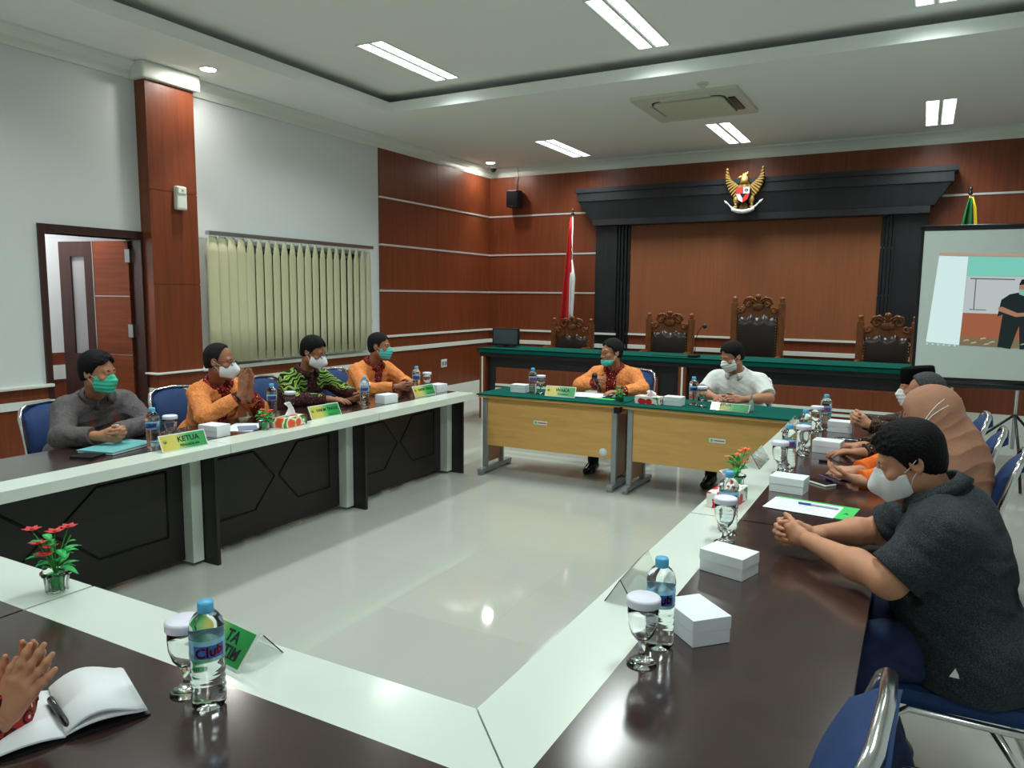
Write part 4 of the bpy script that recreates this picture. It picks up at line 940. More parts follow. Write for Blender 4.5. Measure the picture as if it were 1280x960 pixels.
t = thing('green_card', 'green card with a white printed paper on the right table', 'paper', (-.36, 3.315, Z0), -.12)
MB().box((-.17, -.09, 0), (.17, .12, .002)).obj('card', M['green_card'], t); MB().box((-.175, -.10, .0022), (.11, .095, .0032)).obj('paper', M['paper'], t)
b = MB()
for k in range(9): b.box((-.14, .07-.017*k, .0033), (.05+.04*((k*7) % 3)-.05, .0715-.017*k, .0036))
b.obj('print', mat('pale print', (170, 176, 190), .7), t)
text_obj('A', .03, M['ink'], t, Matrix.Translation((.14, .0, .0024)))
t = thing('pen', 'blue capped ballpoint pen on the white paper on the right', 'pen', (-.335, 3.35, Z0+.0082), -.1)
MB().tube([V(-.035, 0, 0), V(.075, 0, 0), V(.082, 0, 0)], [.004, .004, .0015], 10).obj('barrel', mat('clear pen barrel', (170, 186, 214), .2), t); MB().tube([V(-.082, 0, 0), V(-.03, 0, 0)], .0048, 10).obj('pen_cap', M['pen_blue'], t)
t = thing('mobile_phone', 'white phone lying left of the purple phone', 'phone', (-.385, 3.81, Z0), .9)
MB().box((-.036, -.075, 0), (.036, .075, .009), bev=.003).obj('case', M['white'], t); MB().box((-.032, -.07, .0088), (.032, .07, .0094)).obj('display', M['phone'], t)
t = thing('mobile_phone', 'purple phone in the hand of the woman in the tan headscarf', 'phone', (-.315, 3.86, Z0+.015), .75)
MB().box((-.038, -.08, 0), (.038, .08, .009), bev=.003).obj('case', M['phone_purple'], t); MB().box((-.034, -.075, .0088), (.034, .075, .0094)).obj('display', M['phone'], t)
t = thing('clutch_bag', 'flat black bag with a zip on the far right table', 'bag', (-.30, 4.86, Z0), -.15)
P = []
for i in range(13):
    u = -1+2*i/12; P.append([(u*.17, .10*v, .006+.05*(1-u*u)**.5*(1-v*v)**.5+.006*math.sin(u*7)*(1-v*v)) for v in (-1, -.8, -.5, -.2, .1, .4, .7, .9, 1)])
b = MB().grid(P); b.box((-.16, -.095, 0), (.16, .095, .008)); b.obj('body', M['black'], t); MB().tube([V(-.15, -.05, .045), V(0, -.055, .052), V(.15, -.05, .040)], .004, 6).obj('zip', M['chrome'], t)
slab('pen_case', 'small black case beside the hands of the grey haired man', 'case', .05, .03, .012, M['black'], (-.42, 4.33, Z0), .1, .003)
# open notebook in the foreground
t = thing('open_notebook', 'open white notebook with a black cover in the lower left corner', 'notebook', (-1.541, .835, Z0), math.radians(68))
def page(name, sgn, W, D, m, lift, thick):
    P = []
    for i in range(11):
        u = i/10; P.append([(sgn*W*u, -D/2+D*v, thick+lift*math.sin(PI*min(1, u*1.05))*(1-.55*u)+.0) for v in (0, .5, 1)])
    return MB().grid(P, thick=(0, 0, -.004)).obj(name, m, t)
MB().box((-.155, -.115, 0), (.155, .115, .003)).obj('cover', M['black'], t)
page('page_block', -1, .150, .22, M['paper'], .010, .010); page('page_block', 1, .150, .22, M['paper'], .014, .013); page('loose_page', 1, .146, .22, M['paper'], .034, .016)
t = thing('pen', 'black pen lying along the fold of the open notebook', 'pen', (-1.515, .825, Z0+.021), math.radians(-17))
MB().tube([V(-.07, 0, 0), V(.045, 0, 0), V(.06, 0, 0), V(.068, 0, 0)], [.0068, .0068, .005, .0012], 12).obj('barrel', M['black'], t); MB().tube([V(-.02, 0, 0), V(.0, 0, 0)], .0062, 12).obj('ring', M['chrome'], t); MB().tube([V(-.065, 0, .006), V(-.025, 0, .007)], .0016, 6).obj('clip', M['chrome'], t)
# ---------------------------------------------------------------- people: one smooth skin grown over a skeleton
def A_(v): return np.array(v, dtype=float)
def nrm(v): v = A_(v); return v/np.linalg.norm(v)
def lerp(a, b, t): return A_(a)*(1-t)+A_(b)*t
class Field:
    """distance field on a grid; add() joins round limbs and ellipsoids smoothly; mesh() walks its surface"""
    def __init__(s, lo, hi, res):
        s.res = res; s.lo = A_(lo)-3*res; s.n = np.ceil((A_(hi)+3*res-s.lo)/res).astype(int)+1
        s.F = np.full(s.n, 1.0, dtype=np.float32)
    def sub(s, lo, hi):
        a = np.maximum(0, np.floor((lo-s.lo)/s.res).astype(int)); b = np.minimum(s.n, np.ceil((hi-s.lo)/s.res).astype(int)+1)
        if np.any(b <= a): return None
        sl = tuple(slice(i, j) for i, j in zip(a, b))
        g = [(s.lo[k]+s.res*np.arange(a[k], b[k])).astype(np.float32) for k in range(3)]
        return sl, g[0][:, None, None], g[1][None, :, None], g[2][None, None, :]
    def add(s, prims, inflate=0.0, kk=None):
        for p in prims:
            k = p['k'] if kk is None else kk
            pad = k+2.5*s.res+max(0, inflate)
            r = s.sub(p['lo']-pad, p['hi']+pad)
            if r is None: continue
            sl, X, Y, Z = r; d = p['fn'](X, Y, Z)-inflate
            a = s.F[sl]
            if p.get('op') == 'cut':
                d = -d; h = np.clip(.5-.5*(a-d)/k, 0, 1); s.F[sl] = a*(1-h)+d*h+k*h*(1-h)
            else:
                h = np.clip(.5+.5*(a-d)/k, 0, 1); s.F[sl] = a*(1-h)+d*h-k*h*(1-h)
        return s
    def keep(s, fn, k=.004):
        """trim with a function that is negative where the surface stays"""
        sl, X, Y, Z = s.sub(s.lo, s.lo+s.res*(s.n-1)); a = s.F[sl]; d = fn(X, Y, Z)+0*a
        h = np.clip(.5-.5*(a-d)/k, 0, 1); s.F[sl] = (a*(1-h)+d*h+k*h*(1-h)).astype(np.float32); return s
    def warp(s, fn):
        m = np.abs(s.F) < .05; i = np.nonzero(m)
        s.F[i] += fn(*[s.lo[k]+s.res*i[k] for k in range(3)]).astype(np.float32); return s
    def mesh(s):
        F = s.F; S = F < 0; n = F.shape
        c = np.zeros((n[0]-1, n[1]-1, n[2]-1), dtype=np.int8)
        for dx in (0, 1):
            for dy in (0, 1):
                for dz in (0, 1): c += S[dx:n[0]-1+dx, dy:n[1]-1+dy, dz:n[2]-1+dz]
        I = np.argwhere((c > 0) & (c < 8)); idx = np.full(c.shape, -1, dtype=np.int64); idx[tuple(I.T)] = np.arange(len(I))
        acc = np.zeros((len(I), 3)); cnt = np.zeros(len(I))
        cr = [(0, 0, 0), (1, 0, 0), (0, 1, 0), (1, 1, 0), (0, 0, 1), (1, 0, 1), (0, 1, 1), (1, 1, 1)]
        for a in range(8):
            for bit in (1, 2, 4):
                if a & bit: continue
                b = a | bit; A, B = A_(cr[a]), A_(cr[b])
                va = F[tuple((I+cr[a]).T)]; vb = F[tuple((I+cr[b]).T)]; m = (va < 0) != (vb < 0)
                t = (va[m]/(va[m]-vb[m]))[:, None]; acc[m] += A+(B-A)*t; cnt[m] += 1
        P = s.lo+s.res*(I+acc/cnt[:, None]); Q = []
        for ax in range(3):
            sa = [slice(None)]*3; sb = [slice(None)]*3; sa[ax] = slice(0, n[ax]-1); sb[ax] = slice(1, n[ax])
            d = S[tuple(sa)] != S[tuple(sb)]; E = np.argwhere(d); u, v = [k for k in range(3) if k != ax]
            ok = (E[:, u] > 0) & (E[:, v] > 0) & (E[:, u] < n[u]-1) & (E[:, v] < n[v]-1); E = E[ok]
            o = []
            for du, dv in ((-1, -1), (0, -1), (0, 0), (-1, 0)):
                q = E.copy(); q[:, u] += du; q[:, v] += dv; o.append(idx[tuple(q.T)])
            f = np.stack(o, 1); flip = S[tuple(E.T)]
            if ax == 1: flip = ~flip
            f[~flip] = f[~flip][:, ::-1]; Q.append(f)
        Q = np.concatenate(Q); Q = Q[(Q >= 0).all(1)]
        return P, Q
def cap(a, b, ra, rb, k=.03, op=None):
    a, b = A_(a), A_(b); r = max(ra, rb); ba = b-a; L = float(ba@ba)+1e-12
    def fn(X, Y, Z):
        t = np.clip(((X-a[0])*ba[0]+(Y-a[1])*ba[1]+(Z-a[2])*ba[2])/L, 0, 1)
        return np.sqrt((X-a[0]-t*ba[0])**2+(Y-a[1]-t*ba[1])**2+(Z-a[2]-t*ba[2])**2)-(ra+t*(rb-ra))
    return dict(fn=fn, lo=np.minimum(a, b)-r, hi=np.maximum(a, b)+r, k=k, op=op)
def ell(c, R, rad, k=.03, op=None):
    """R: rows are the ellipsoid's own axes"""
    c = A_(c); R = A_(R); rad = A_(rad); ext = np.sqrt(((R*rad[:, None])**2).sum(0))
    def fn(X, Y, Z):
        x, y, z = X-c[0], Y-c[1], Z-c[2]; k0 = 0; k1 = 0
        for i in range(3): q = R[i][0]*x+R[i][1]*y+R[i][2]*z; k0 = k0+(q/rad[i])**2; k1 = k1+(q/rad[i]**2)**2
        k0 = np.sqrt(k0); k1 = np.sqrt(k1)+1e-9; return k0*(k0-1)/k1
    return dict(fn=fn, lo=c-ext, hi=c+ext, k=k, op=op)
def bounds(pr, pad=0): return np.min([p['lo'] for p in pr if p.get('op') != 'cut'], 0)-pad, np.max([p['hi'] for p in pr if p.get('op') != 'cut'], 0)+pad
def make_mesh(name, parts, mats, parent, org, paint=None):
    """parts: list of (P, Q, slot)"""
    off = 0; Ps = []; Qs = []; sl = []
    for P, Q, m in parts: Ps.append(P); Qs.append(Q+off); off += len(P); sl.append(np.full(len(Q), m, dtype=np.int32))
    P = np.concatenate(Ps); Q = np.concatenate(Qs); sl = np.concatenate(sl)
    if paint is not None:
        c = P[Q].mean(1); v1 = P[Q[:, 2]]-P[Q[:, 0]]; v2 = P[Q[:, 3]]-P[Q[:, 1]]; nn = np.cross(v1, v2); nn /= np.linalg.norm(nn, axis=1)[:, None]+1e-12
        for slot, fn in paint: sl[fn(c, nn)] = slot
    me = bpy.data.meshes.new(name); P = P-A_(org)
    me.vertices.add(len(P)); me.vertices.foreach_set('co', P.astype(np.float32).ravel())
    me.loops.add(len(Q)*4); me.loops.foreach_set('vertex_index', Q.astype(np.int32).ravel())
    me.polygons.add(len(Q)); me.polygons.foreach_set('loop_start', np.arange(0, len(Q)*4, 4, dtype=np.int32)); me.polygons.foreach_set('loop_total', np.full(len(Q), 4, dtype=np.int32))
    me.polygons.foreach_set('use_smooth', np.ones(len(Q), dtype=bool)); me.polygons.foreach_set('material_index', sl)
    for m in mats: me.materials.append(m)
    me.update(); me.validate()
    o = bpy.data.objects.new(name, me); COL.objects.link(o); o.parent = parent; return o
def ball_mesh(c, r, n=10, R=None, rad=None):
    P = []; Q = []
    for i in range(n+1):
        for j in range(2*n):
            a, b = PI*i/n, PI*j/n; d = A_((math.sin(a)*math.cos(b), math.sin(a)*math.sin(b), math.cos(a)))
            P.append(A_(c)+r*d)
    for i in range(n):
        for j in range(2*n): Q.append((i*2*n+j, (i+1)*2*n+j, (i+1)*2*n+(j+1) % (2*n), i*2*n+(j+1) % (2*n)))
    return np.array(P), np.array(Q)
# ---- hands
def hand(W, d, n, s, curl=(20, 25, 15), thumb=(.65, .6, .35), tcurl=15, spread=6, sc=1.0, fan=None, k=.006):
    """W wrist, d to the knuckles, n out of the palm, s to the thumb side"""
    d = nrm(d); n = A_(n)-d*(A_(n)@d); n = nrm(n); s = A_(s); s = s-d*(s@d)-n*(s@n); s = nrm(s); W = A_(W); pr = []
    so = [.029, .0095, -.0105, -.029]; kd = [.087, .091, .087, .078]
    L = [(.042, .025, .020), (.047, .029, .021), (.043, .027, .020), (.034, .020, .018)]
    pr.append(cap(W-d*.035*sc, W+d*.012*sc, .026*sc, .025*sc, .012))
    for i in range(4):
        K = W+sc*(d*kd[i]+s*so[i]); pr.append(cap(W+sc*(s*so[i]*.55+d*.012), K, .0145*sc, .0115*sc, .014))
    pr.append(cap(W+sc*(s*.016+d*.015+n*.006), W+sc*(s*.033+d*.045+n*.006), .016*sc, .014*sc, .012))
    for i in range(4):
        K = W+sc*(d*kd[i]+s*so[i]); sp = math.radians(spread*(1.5-i))*.5; dd = d*math.cos(sp)+s*math.sin(sp); a = 0; p = K
        cu = curl if fan is None else fan[i]
        for j in range(3):
            a += math.radians(cu[j]); q = p+sc*L[i][j]*(dd*math.cos(a)+n*math.sin(a)); r0 = (.0096, .0086, .0080)[j]; r1 = (.0088, .0080, .0068)[j]
            pr.append(cap(p, q, r0*sc, r1*sc, k if j else .008)); p = q
    t = nrm(d*thumb[0]+s*thumb[1]+n*thumb[2]); p = W+sc*(s*.030+d*.036+n*.006)
    for j, (l, r0, r1) in enumerate(((.034, .0125, .0108), (.030, .0105, .0098), (.024, .0096, .0075))):
        if j: t = nrm(t*math.cos(math.radians(tcurl))+(d*.8-s*.35+n*.3)*math.sin(math.radians(tcurl)))
        q = p+t*l*sc; pr.append(cap(p, q, r0*sc, r1*sc, .008)); p = q
    return pr
def clasp(C, fwd, right, up=(0, 0, 1), sc=1.0, gap=.021, seed=0):
    """two hands with interlaced fingers, thumbs on top"""
    C, fwd, right, up = A_(C), nrm(fwd), nrm(right), A_(up)
    fr = nrm(fwd*.92-right*.30); fl = nrm(fwd*.92+right*.30)
    WR = C-fwd*.085*sc+right*(gap+.026)*sc; WL = C-fwd*.085*sc-right*(gap+.026)*sc+A_((0, 0, .0095))*sc
    fanR = [(48, 52, 30), (54, 56, 32), (58, 58, 32), (62, 58, 34)]
    R = hand(WR, fr, -right, up, thumb=(.75, .25, .55), tcurl=8, fan=fanR, spread=2, sc=sc)
    Lh = hand(WL, fl, right, up, thumb=(.75, .28, .55), tcurl=8, fan=fanR, spread=2, sc=sc)
    return WR, WL, R, Lh
def ik(S, T, l1, l2, hint):
    S, T = A_(S), A_(T); v = T-S; D = np.linalg.norm(v); D2 = min(D, (l1+l2)*.999); u = v/D
    a = (l1*l1-l2*l2+D2*D2)/(2*D2); h = math.sqrt(max(0, l1*l1-a*a)); p = A_(hint)-u*(A_(hint)@u); p = nrm(p)
    return S+u*a+p*h
# ---- heads
class Head:
    def __init__(s, c, yaw, pitch=0, roll=0, sc=1.0):
        """c between the ears, yaw heading in degrees, pitch down positive"""
        y, p, r = (math.radians(q) for q in (yaw, pitch, roll)); s.c = A_(c); s.sc = sc
        f = A_((math.cos(y)*math.cos(p), math.sin(y)*math.cos(p), -math.sin(p))); rt = A_((math.sin(y), -math.cos(y), 0)); u = np.cross(rt, f)
        s.rt = rt*math.cos(r)+u*math.sin(r); s.u = -rt*math.sin(r)+u*math.cos(r); s.f = f; s.R = np.array([s.rt, s.f, s.u])
    def w(s, x, y, z): return s.c+s.sc*(s.rt*x+s.f*y+s.u*z)
    def loc(s, X, Y, Z):
        x, y, z = X-s.c[0], Y-s.c[1], Z-s.c[2]; return [(s.R[i][0]*x+s.R[i][1]*y+s.R[i][2]*z)/s.sc for i in range(3)]
    def E(s, c, rad, k=.015, op=None): return ell(s.w(*c), s.R, A_(rad)*s.sc, k, op)
    def K(s, a, b, ra, rb, k=.012, op=None): return cap(s.w(*a), s.w(*b), ra*s.sc, rb*s.sc, k, op)
    def cran(s): return [s.E((0, -.016, .036), (.076, .094, .084), .02)]
    def face(s): return [s.E((0, .028, -.03), (.062, .066, .085), .03), s.K((-.046, .005, -.062), (0, .068, -.100), .024, .021, .025), s.K((.046, .005, -.062), (0, .068, -.100), .024, .021, .025)]
    def skin(s):
        pr = s.cran()+s.face()
        pr += [s.K((-.040, .074, .026), (.040, .074, .026), .011, .011, .014), s.K((0, .088, .018), (0, .106, -.030), .0075, .0125, .012), s.E((-.013, .098, -.035), (.009, .011, .007), .008), s.E((.013, .098, -.035), (.009, .011, .007), .008)]
        for x in (-1, 1):
            pr += [s.E((x*.045, .066, -.022), (.022, .018, .016), .02), s.E((x*.031, .090, .004), (.017, .012, .010), .010, 'cut'), s.E((x*.031, .075, .005), (.0155, .013, .0105), .004),
                   s.E((x*.078, -.012, .0), (.010, .021, .033), .008), s.E((x*.084, -.010, .002), (.006, .012, .020), .006, 'cut')]
        for x in (-1, 1): pr += [s.K((x*.031-.013, .081, .0115), (x*.031+.013, .081, .0115), .0062, .0062, .004), s.K((x*.031-.012, .081, -.0055), (x*.031+.012, .081, -.0055), .005, .005, .004)]
        pr += [s.K((-.020, .089, -.062), (.020, .089, -.062), .0065, .0065, .007), s.K((-.018, .088, -.073), (.018, .088, -.073), .0075, .0075, .007), s.K((-.02, .097, -.0675), (.02, .097, -.0675), .002, .002, .003, 'cut')]
        return pr
    def eyes(s):
        out = []
        for x in (-1, 1): out += [(*ball_mesh(s.w(x*.031, .0775, .004), .0108*s.sc), 1), (*ball_mesh(s.w(x*.031, .0838, .0035), .0055*s.sc, 6), 2)]
        return out
def hairline(style):
    if style == 'bald': xs, zs = (-.2, -.10, -.06, .0, .015, .03, .05, .2), (-.075, -.06, -.05, -.035, .02, .085, .14, .3)
    elif style == 'low': xs, zs = (-.2, -.10, -.06, .0, .014, .035, .055, .075, .2), (-.085, -.075, -.06, -.045, -.02, .028, .052, .066, .15)
    else: xs, zs = (-.2, -.10, -.06, .0, .016, .035, .055, .072, .2), (-.085, -.07, -.055, -.04, .0, .045, .068, .080, .16)
    return xs, zs
def hair(root, org, H, m, style='short', t_top=.014, t_side=.006, res=.004, tuft=0.0, name='hair'):
    pr = H.cran(); lo, hi = bounds(pr, .03); F = Field(lo, hi, res)
    F.add(pr, inflate=t_side*H.sc)
    F.add([H.E((0, -.012, .046), (.070, .090, .078), .02)], inflate=t_top*H.sc)
    F.add([H.E((0, -.05, -.02), (.060, .05, .06), .03)], inflate=.004)
    if tuft:
        rg = np.random.RandomState(3); tf = []
        for _ in range(int(tuft)):
            a = rg.uniform(0, 2*PI); e = rg.uniform(.25, 1.5); n_ = A_((math.cos(a)*math.cos(e), math.sin(a)*math.cos(e), math.sin(e)))
            q = A_((0, -.012, .044))+n_*A_((.070, .090, .078)); v = n_*.010+A_((rg.uniform(-.006, .006), .012, -.002))
            tf.append(H.K(tuple(q+n_*(t_top-.008)), tuple(q+n_*(t_top-.010)+v), .0062, .0022, .006))
        F.add(tf)
    xs, zs = hairline(style)
    def cut(X, Y, Z): x, y, z = H.loc(X, Y, Z); return np.interp(y, xs, zs)+.010*np.cos(x*70)*(y > .05)+.003*np.sin(x*310+y*140)*np.sin(y*290+z*90)-z
    F.keep(cut, .006)
    F.warp(lambda X, Y, Z: .0006*np.sin(X*420+Z*160+9*np.sin(Y*37))*np.sin(Y*390-Z*210+7*np.sin(X*41)))
    P, Q = F.mesh(); return make_mesh(name, [(P, Q, 0)], [m], root, org)
def face_mask(root, org, H, m, kind='fold', drop=0.0, res=.0035, loops=True):
    pr = H.face()+[H.K((0, .085, .0), (0, .107, -.032), .0085, .0165, .02), H.E((0, .052, -.060), (.052, .058, .050), .025)]
    if kind == 'boat': pr += [H.K((0, .085, .002), (0, .124, -.050), .010, .014, .02), H.K((0, .124, -.050), (0, .090, -.106), .014, .014, .02)]
    if kind == 'chin': pr = H.face()+[H.K((-.035, .06, -.085), (.035, .06, -.085), .03, .03, .02)]
    lo, hi = bounds(pr, .03); F = Field(lo, hi, res); F.add(pr, inflate=.006*H.sc)
    zt, zb = (-.008, -.112) if kind != 'chin' else (-.062, -.124)
    def cut(X, Y, Z):
        x, y, z = H.loc(X, Y, Z); ax = np.abs(x)
        top = zt+.018*np.exp(-(ax/.018)**2)*(kind != 'chin')-.25*ax*(kind == 'boat')-.06*np.maximum(0, ax-.03)
        a = np.maximum(z-top, (zb+.25*np.maximum(0, ax-.01))-z); a = np.maximum(a, (.026+.0*ax)-y)
        return a
    F.keep(cut, .004)
    if kind == 'fold': F.warp(lambda X, Y, Z: .0016*np.sin(H.loc(X, Y, Z)[2]*260))
    P, Q = F.mesh(); o = make_mesh('face_mask', [(P, Q, 0)], [m], root, org)
    if loops:
        b = MB()
        for x in (-1, 1):
            z1, z2 = (-.022, -.080) if kind != 'chin' else (-.07, -.095)
            for z in (z1, z2): b.tube([Vector(H.w(x*.062, .032, z)-A_(org)), Vector(H.w(x*.075, .012, z*.55+.002)-A_(org)), Vector(H.w(x*.083, -.016, .012 if z == z1 else -.018)-A_(org))], .0016*H.sc, 6)
        b.obj('ear_loop', M['strap'], o)
    return o
def glasses(root, org, H, m):
    b = MB(); q = lambda *a: Vector(H.w(*a)-A_(org))
    for x in (-1, 1):
        b.tube([q(x*.032+.021*math.cos(a), .104-.25*abs(.021*math.cos(a)*x+.032-.02)*.3, .002+.015*math.sin(a)) for a in [2*PI*k/16 for k in range(16)]], .0022, 6, closed=True)
        b.tube([q(x*.053, .100, .006), q(x*.074, .05, .008), q(x*.081, -.012, .010)], .0022, 6)
    b.tube([q(-.011, .104, .004), q(0, .110, .007), q(.011, .104, .004)], .002, 6)
    return b.obj('glasses', m, root)
def watch(root, org, W, d, up, strapm, facem, r=.034):
    d = nrm(d); a1 = nrm(np.cross(d, up)); a2 = np.cross(a1, d); c = A_(W)-d*.035-A_(org); b = MB()
    b.tube([Vector(c+r*(a1*math.cos(t)+a2*math.sin(t))) for t in [2*PI*k/20 for k in range(20)]], .0045, 6, closed=True, flat=(1, 1.8)); o = b.obj('wristwatch', strapm, root)
    f = MB(); f.lathe([(0, 0), (.016, 0), (.016, .006), (0, .008)], 16, frame_m(Vector(c+a2*r), Vector(a1), Vector(d)) if False else frame_m(Vector(c+a2*(r-.001)), Vector(d), Vector(np.cross(a2, d)))); f.obj('dial', facem, o)
    return o
def collar(root, org, Nk, axis, fwd, m, r=.066, h=.042, spread=.35, out=.020, drop=.03):
    ax = nrm(axis); f = A_(fwd)-ax*(A_(fwd)@ax); f = nrm(f); s = np.cross(f, ax); P = []
    n = 28
    for i in range(n+1):
        u = -1+2*i/n; a = u*(PI-spread*.5); dirv = f*-math.cos(a)+s*math.sin(a); dirv = -(-dirv)
        fr = (1-abs(u))          # 0 at the front tips
        dp = drop*(.55+.9*(1-fr)**3)
        c = A_(Nk)-A_(org)
        P.append([Vector(c+dirv*(r+.002)-ax*.012), Vector(c+dirv*(r-.003)+ax*h*(.75+.25*fr)), Vector(c+dirv*(r+.004)+ax*(h*(.75+.25*fr)+.003)), Vector(c+dirv*(r+out)+ax*(h*.5-dp)-ax*.0)])
    return MB().grid(P, thick=tuple(-f*.0015)).obj('collar', m, root)

def person(label, J, st):
    """J: joints in room coordinates; st: looks. Returns the root at the floor under the seat."""
    h = math.radians(J['face']); fwd = A_((math.cos(h), math.sin(h), 0)); right = A_((math.sin(h), -math.cos(h), 0)); up = A_((0, 0, 1))
    P = A_(J['pelvis']); Nk = A_(J['neck']); H = Head(J['head'], J['yaw'], J.get('pitch', 10), J.get('roll', 0), J.get('hs', 1.0))
    org = A_((P[0], P[1], 0)); root = thing('person', label, 'person', tuple(org))
    res = st.get('res', .0055); B = st.get('build', 1.0); bl = st.get('belly', 1.0)
    spine = nrm(Nk-P); bk = nrm(np.cross(right, spine))*-1; bk = -nrm(np.cross(spine, right)) ; fr = np.cross(right, spine)*-1
    fr = nrm(np.cross(spine, right)); 
    if fr@fwd < 0: fr = -fr
    twist = math.radians(J.get('twist', 0)); sr = right*math.cos(twist)+fr*math.sin(twist)
    sw = st.get('shoulder', .180)
    ShR = A_(J.get('shR', Nk+sr*sw-spine*.052)); ShL = A_(J.get('shL', Nk-sr*sw-spine*.052))
    # hands
    hs = st.get('hand', 1.0); hands = []
    if J['hands'] == 'clasp':
        fw = J.get('cf', fwd); rt_ = np.cross(nrm(fw), up); WR, WL, hr, hl = clasp(J['C'], fw, rt_, J.get('cup', (0, 0, 1)), hs); dR = dL = nrm(fw); hands = hr+hl
    else:
        (WR, dR, nR, sR, kR), (WL, dL, nL, sL, kL) = J['hands']; WR, WL = A_(WR), A_(WL); hands = hand(WR, dR, nR, sR, sc=hs, **kR)+hand(WL, dL, nL, sL, sc=hs, **kL)
    ua, fa = st.get('ua', .285), st.get('fa', .255)
    ElR = A_(J['elR']) if 'elR' in J else ik(ShR, WR, ua, fa, J.get('hintR', right*.8-up*.6-fwd*.2)); ElL = A_(J['elL']) if 'elL' in J else ik(ShL, WL, ua, fa, J.get('hintL', -right*.8-up*.6-fwd*.2))
    hipR, hipL = P+right*.09, P-right*.09; kf = J.get('kneef', .40)
    KnR, KnL = A_(J.get('knR', hipR+fwd*kf+right*.05+up*(.545-P[2]))), A_(J.get('knL', hipL+fwd*kf-right*.05+up*(.545-P[2])))
    AnR, AnL = A_(J.get('anR', A_((*(KnR-fwd*.02)[:2], .09)))), A_(J.get('anL', A_((*(KnL-fwd*.02)[:2], .09))))
    pel, bel, chs = P, lerp(P, Nk, .38)+fr*.025*bl, lerp(P, Nk, .70)+fr*.005
    def torso(): return [cap(pel-right*.07*B, pel+right*.07*B, .125*B, .125*B, .06), cap(bel-right*.055*B, bel+right*.055*B, .122*B*bl, .122*B*bl, .07), cap(chs-sr*.075*B, chs+sr*.075*B, .112*B, .112*B, .07),
        cap(lerp(ShR, ShL, .12), lerp(ShL, ShR, .12), .062*B, .062*B, .06), cap(Nk-spine*.02, ShR-spine*.0, .050, .048, .05), cap(Nk-spine*.02, ShL, .050, .048, .05)]+[cap(lerp(P, Nk, .55)-fr*.03, lerp(P, Nk, .85)-fr*.035, .10*B, .09*B, .06)]
    def arms(tR=1.0, tL=1.0):
        o = []
        for S, E_l, W_, d in ((ShR, ElR, WR, dR), (ShL, ElL, WL, dL)):
            o += [cap(S, E_l, .056*B, .044*B, .03), cap(E_l, lerp(E_l, W_, .35), .043*B, .042*B, .03), cap(lerp(E_l, W_, .35), W_, .042*B, .028, .03)]
        return o
    def legs(): return [cap(hipR, KnR, .092*B, .062*B, .05), cap(hipL, KnL, .092*B, .062*B, .05), cap(KnR, AnR, .058*B, .040, .04), cap(KnL, AnL, .058*B, .040, .04)]
    neckp = [cap(Nk-spine*.03, H.w(0, -.022, -.05), .058*st.get('neckr', 1), .055*st.get('neckr', 1), .03)]
    sk = torso()+arms()+legs()+neckp
    feet = [cap(AnR-fwd*.03-up*.03, AnR+fwd*.13-up*.055, .036, .030, .03), cap(AnL-fwd*.03-up*.03, AnL+fwd*.13-up*.055, .036, .030, .03)]
    allp = sk+feet+hands+H.skin(); lo, hi = bounds(allp); F = Field(lo, hi, res)
    F.add(sk+feet, inflate=-.006); F.add(H.skin()); F.add(hands[:len(hands)//2]); 
    F2 = Field(*bounds(hands), st.get('hres', res)); 
    parts = []
    if st.get('hres'):      # fine fingers: both hands walked on a finer grid, inside the same skin mesh
        F.F[:] = 1.0; F.add(torso()+legs(), inflate=-.020); F.add(arms()+neckp+feet, inflate=-.004)
        cutlo = [c for c in hands]
        P1, Q1 = F.mesh() if False else (None, None)
        fh = Field(*bounds(H.skin()+neckp), st.get('headres', .003)); fh.add(neckp, inflate=-.004); fh.add(H.skin()); parts.append((*fh.mesh(), 0))
        parts.append((*F.mesh(), 0)); n2 = len(hands)//2
        for hh in (hands[:n2], hands[n2:]): f2 = Field(*bounds(hh), st['hres']); f2.add(hh); parts.append((*f2.mesh(), 0))
    else:
        F.F[:] = 1.0; F.add(torso()+legs(), inflate=-.020); F.add(arms()+neckp+feet, inflate=-.004); F.add(H.skin())
        base = F.F.copy(); n2 = len(hands)//2; F.add(hands[:n2]); G = F.F.copy(); F.F[:] = base; F.add(hands[n2:]); F.F[:] = np.minimum(F.F, G)
        parts.append((*F.mesh(), 0))
    make_mesh('body', parts+H.eyes(), [st['skin'], M['eye_white'], M['iris']], root, org)
    # eyebrows
    b = MB()
    for x in (-1, 1): b.tube([Vector(H.w(x*.014, .0865, .021)-org), Vector(H.w(x*.032, .0855, .0275)-org), Vector(H.w(x*.050, .073, .022)-org)], [.0028*H.sc, .0036*H.sc, .0018*H.sc], 6)
    if not st.get('nobrow'): b.obj('eyebrows', M['hair'], root)
    # shirt
    sl = st.get('sleeve', 1.0); inf = st.get('ease', .012)
    tp = torso()+[cap(pel-right*.075*B-up*.04, pel+right*.075*B-up*.04, .128*B, .128*B, .06)]; ap = []
    for S, E_l, W_ in ((ShR, ElR, WR), (ShL, ElL, WL)):
        if sl >= 1: 
            e2 = lerp(E_l, W_, st.get('cuffend', .93)); ap += [cap(S, E_l, .060*B, .050*B, .035), cap(E_l, e2, .050*B, .036*B, .03)]
        else: ap += [cap(S, lerp(S, E_l, sl+.12), .064*B, .060*B, .035)]
    Fs = Field(*bounds(tp+ap, .03), st.get('sres', res)); Fs.add(tp+ap, inflate=inf)
    nd = nrm(H.w(0, -.022, -.05)-(Nk-spine*.03))
    cuts = [(Nk+nd*st.get('neckcut', .042), nd, .105)]
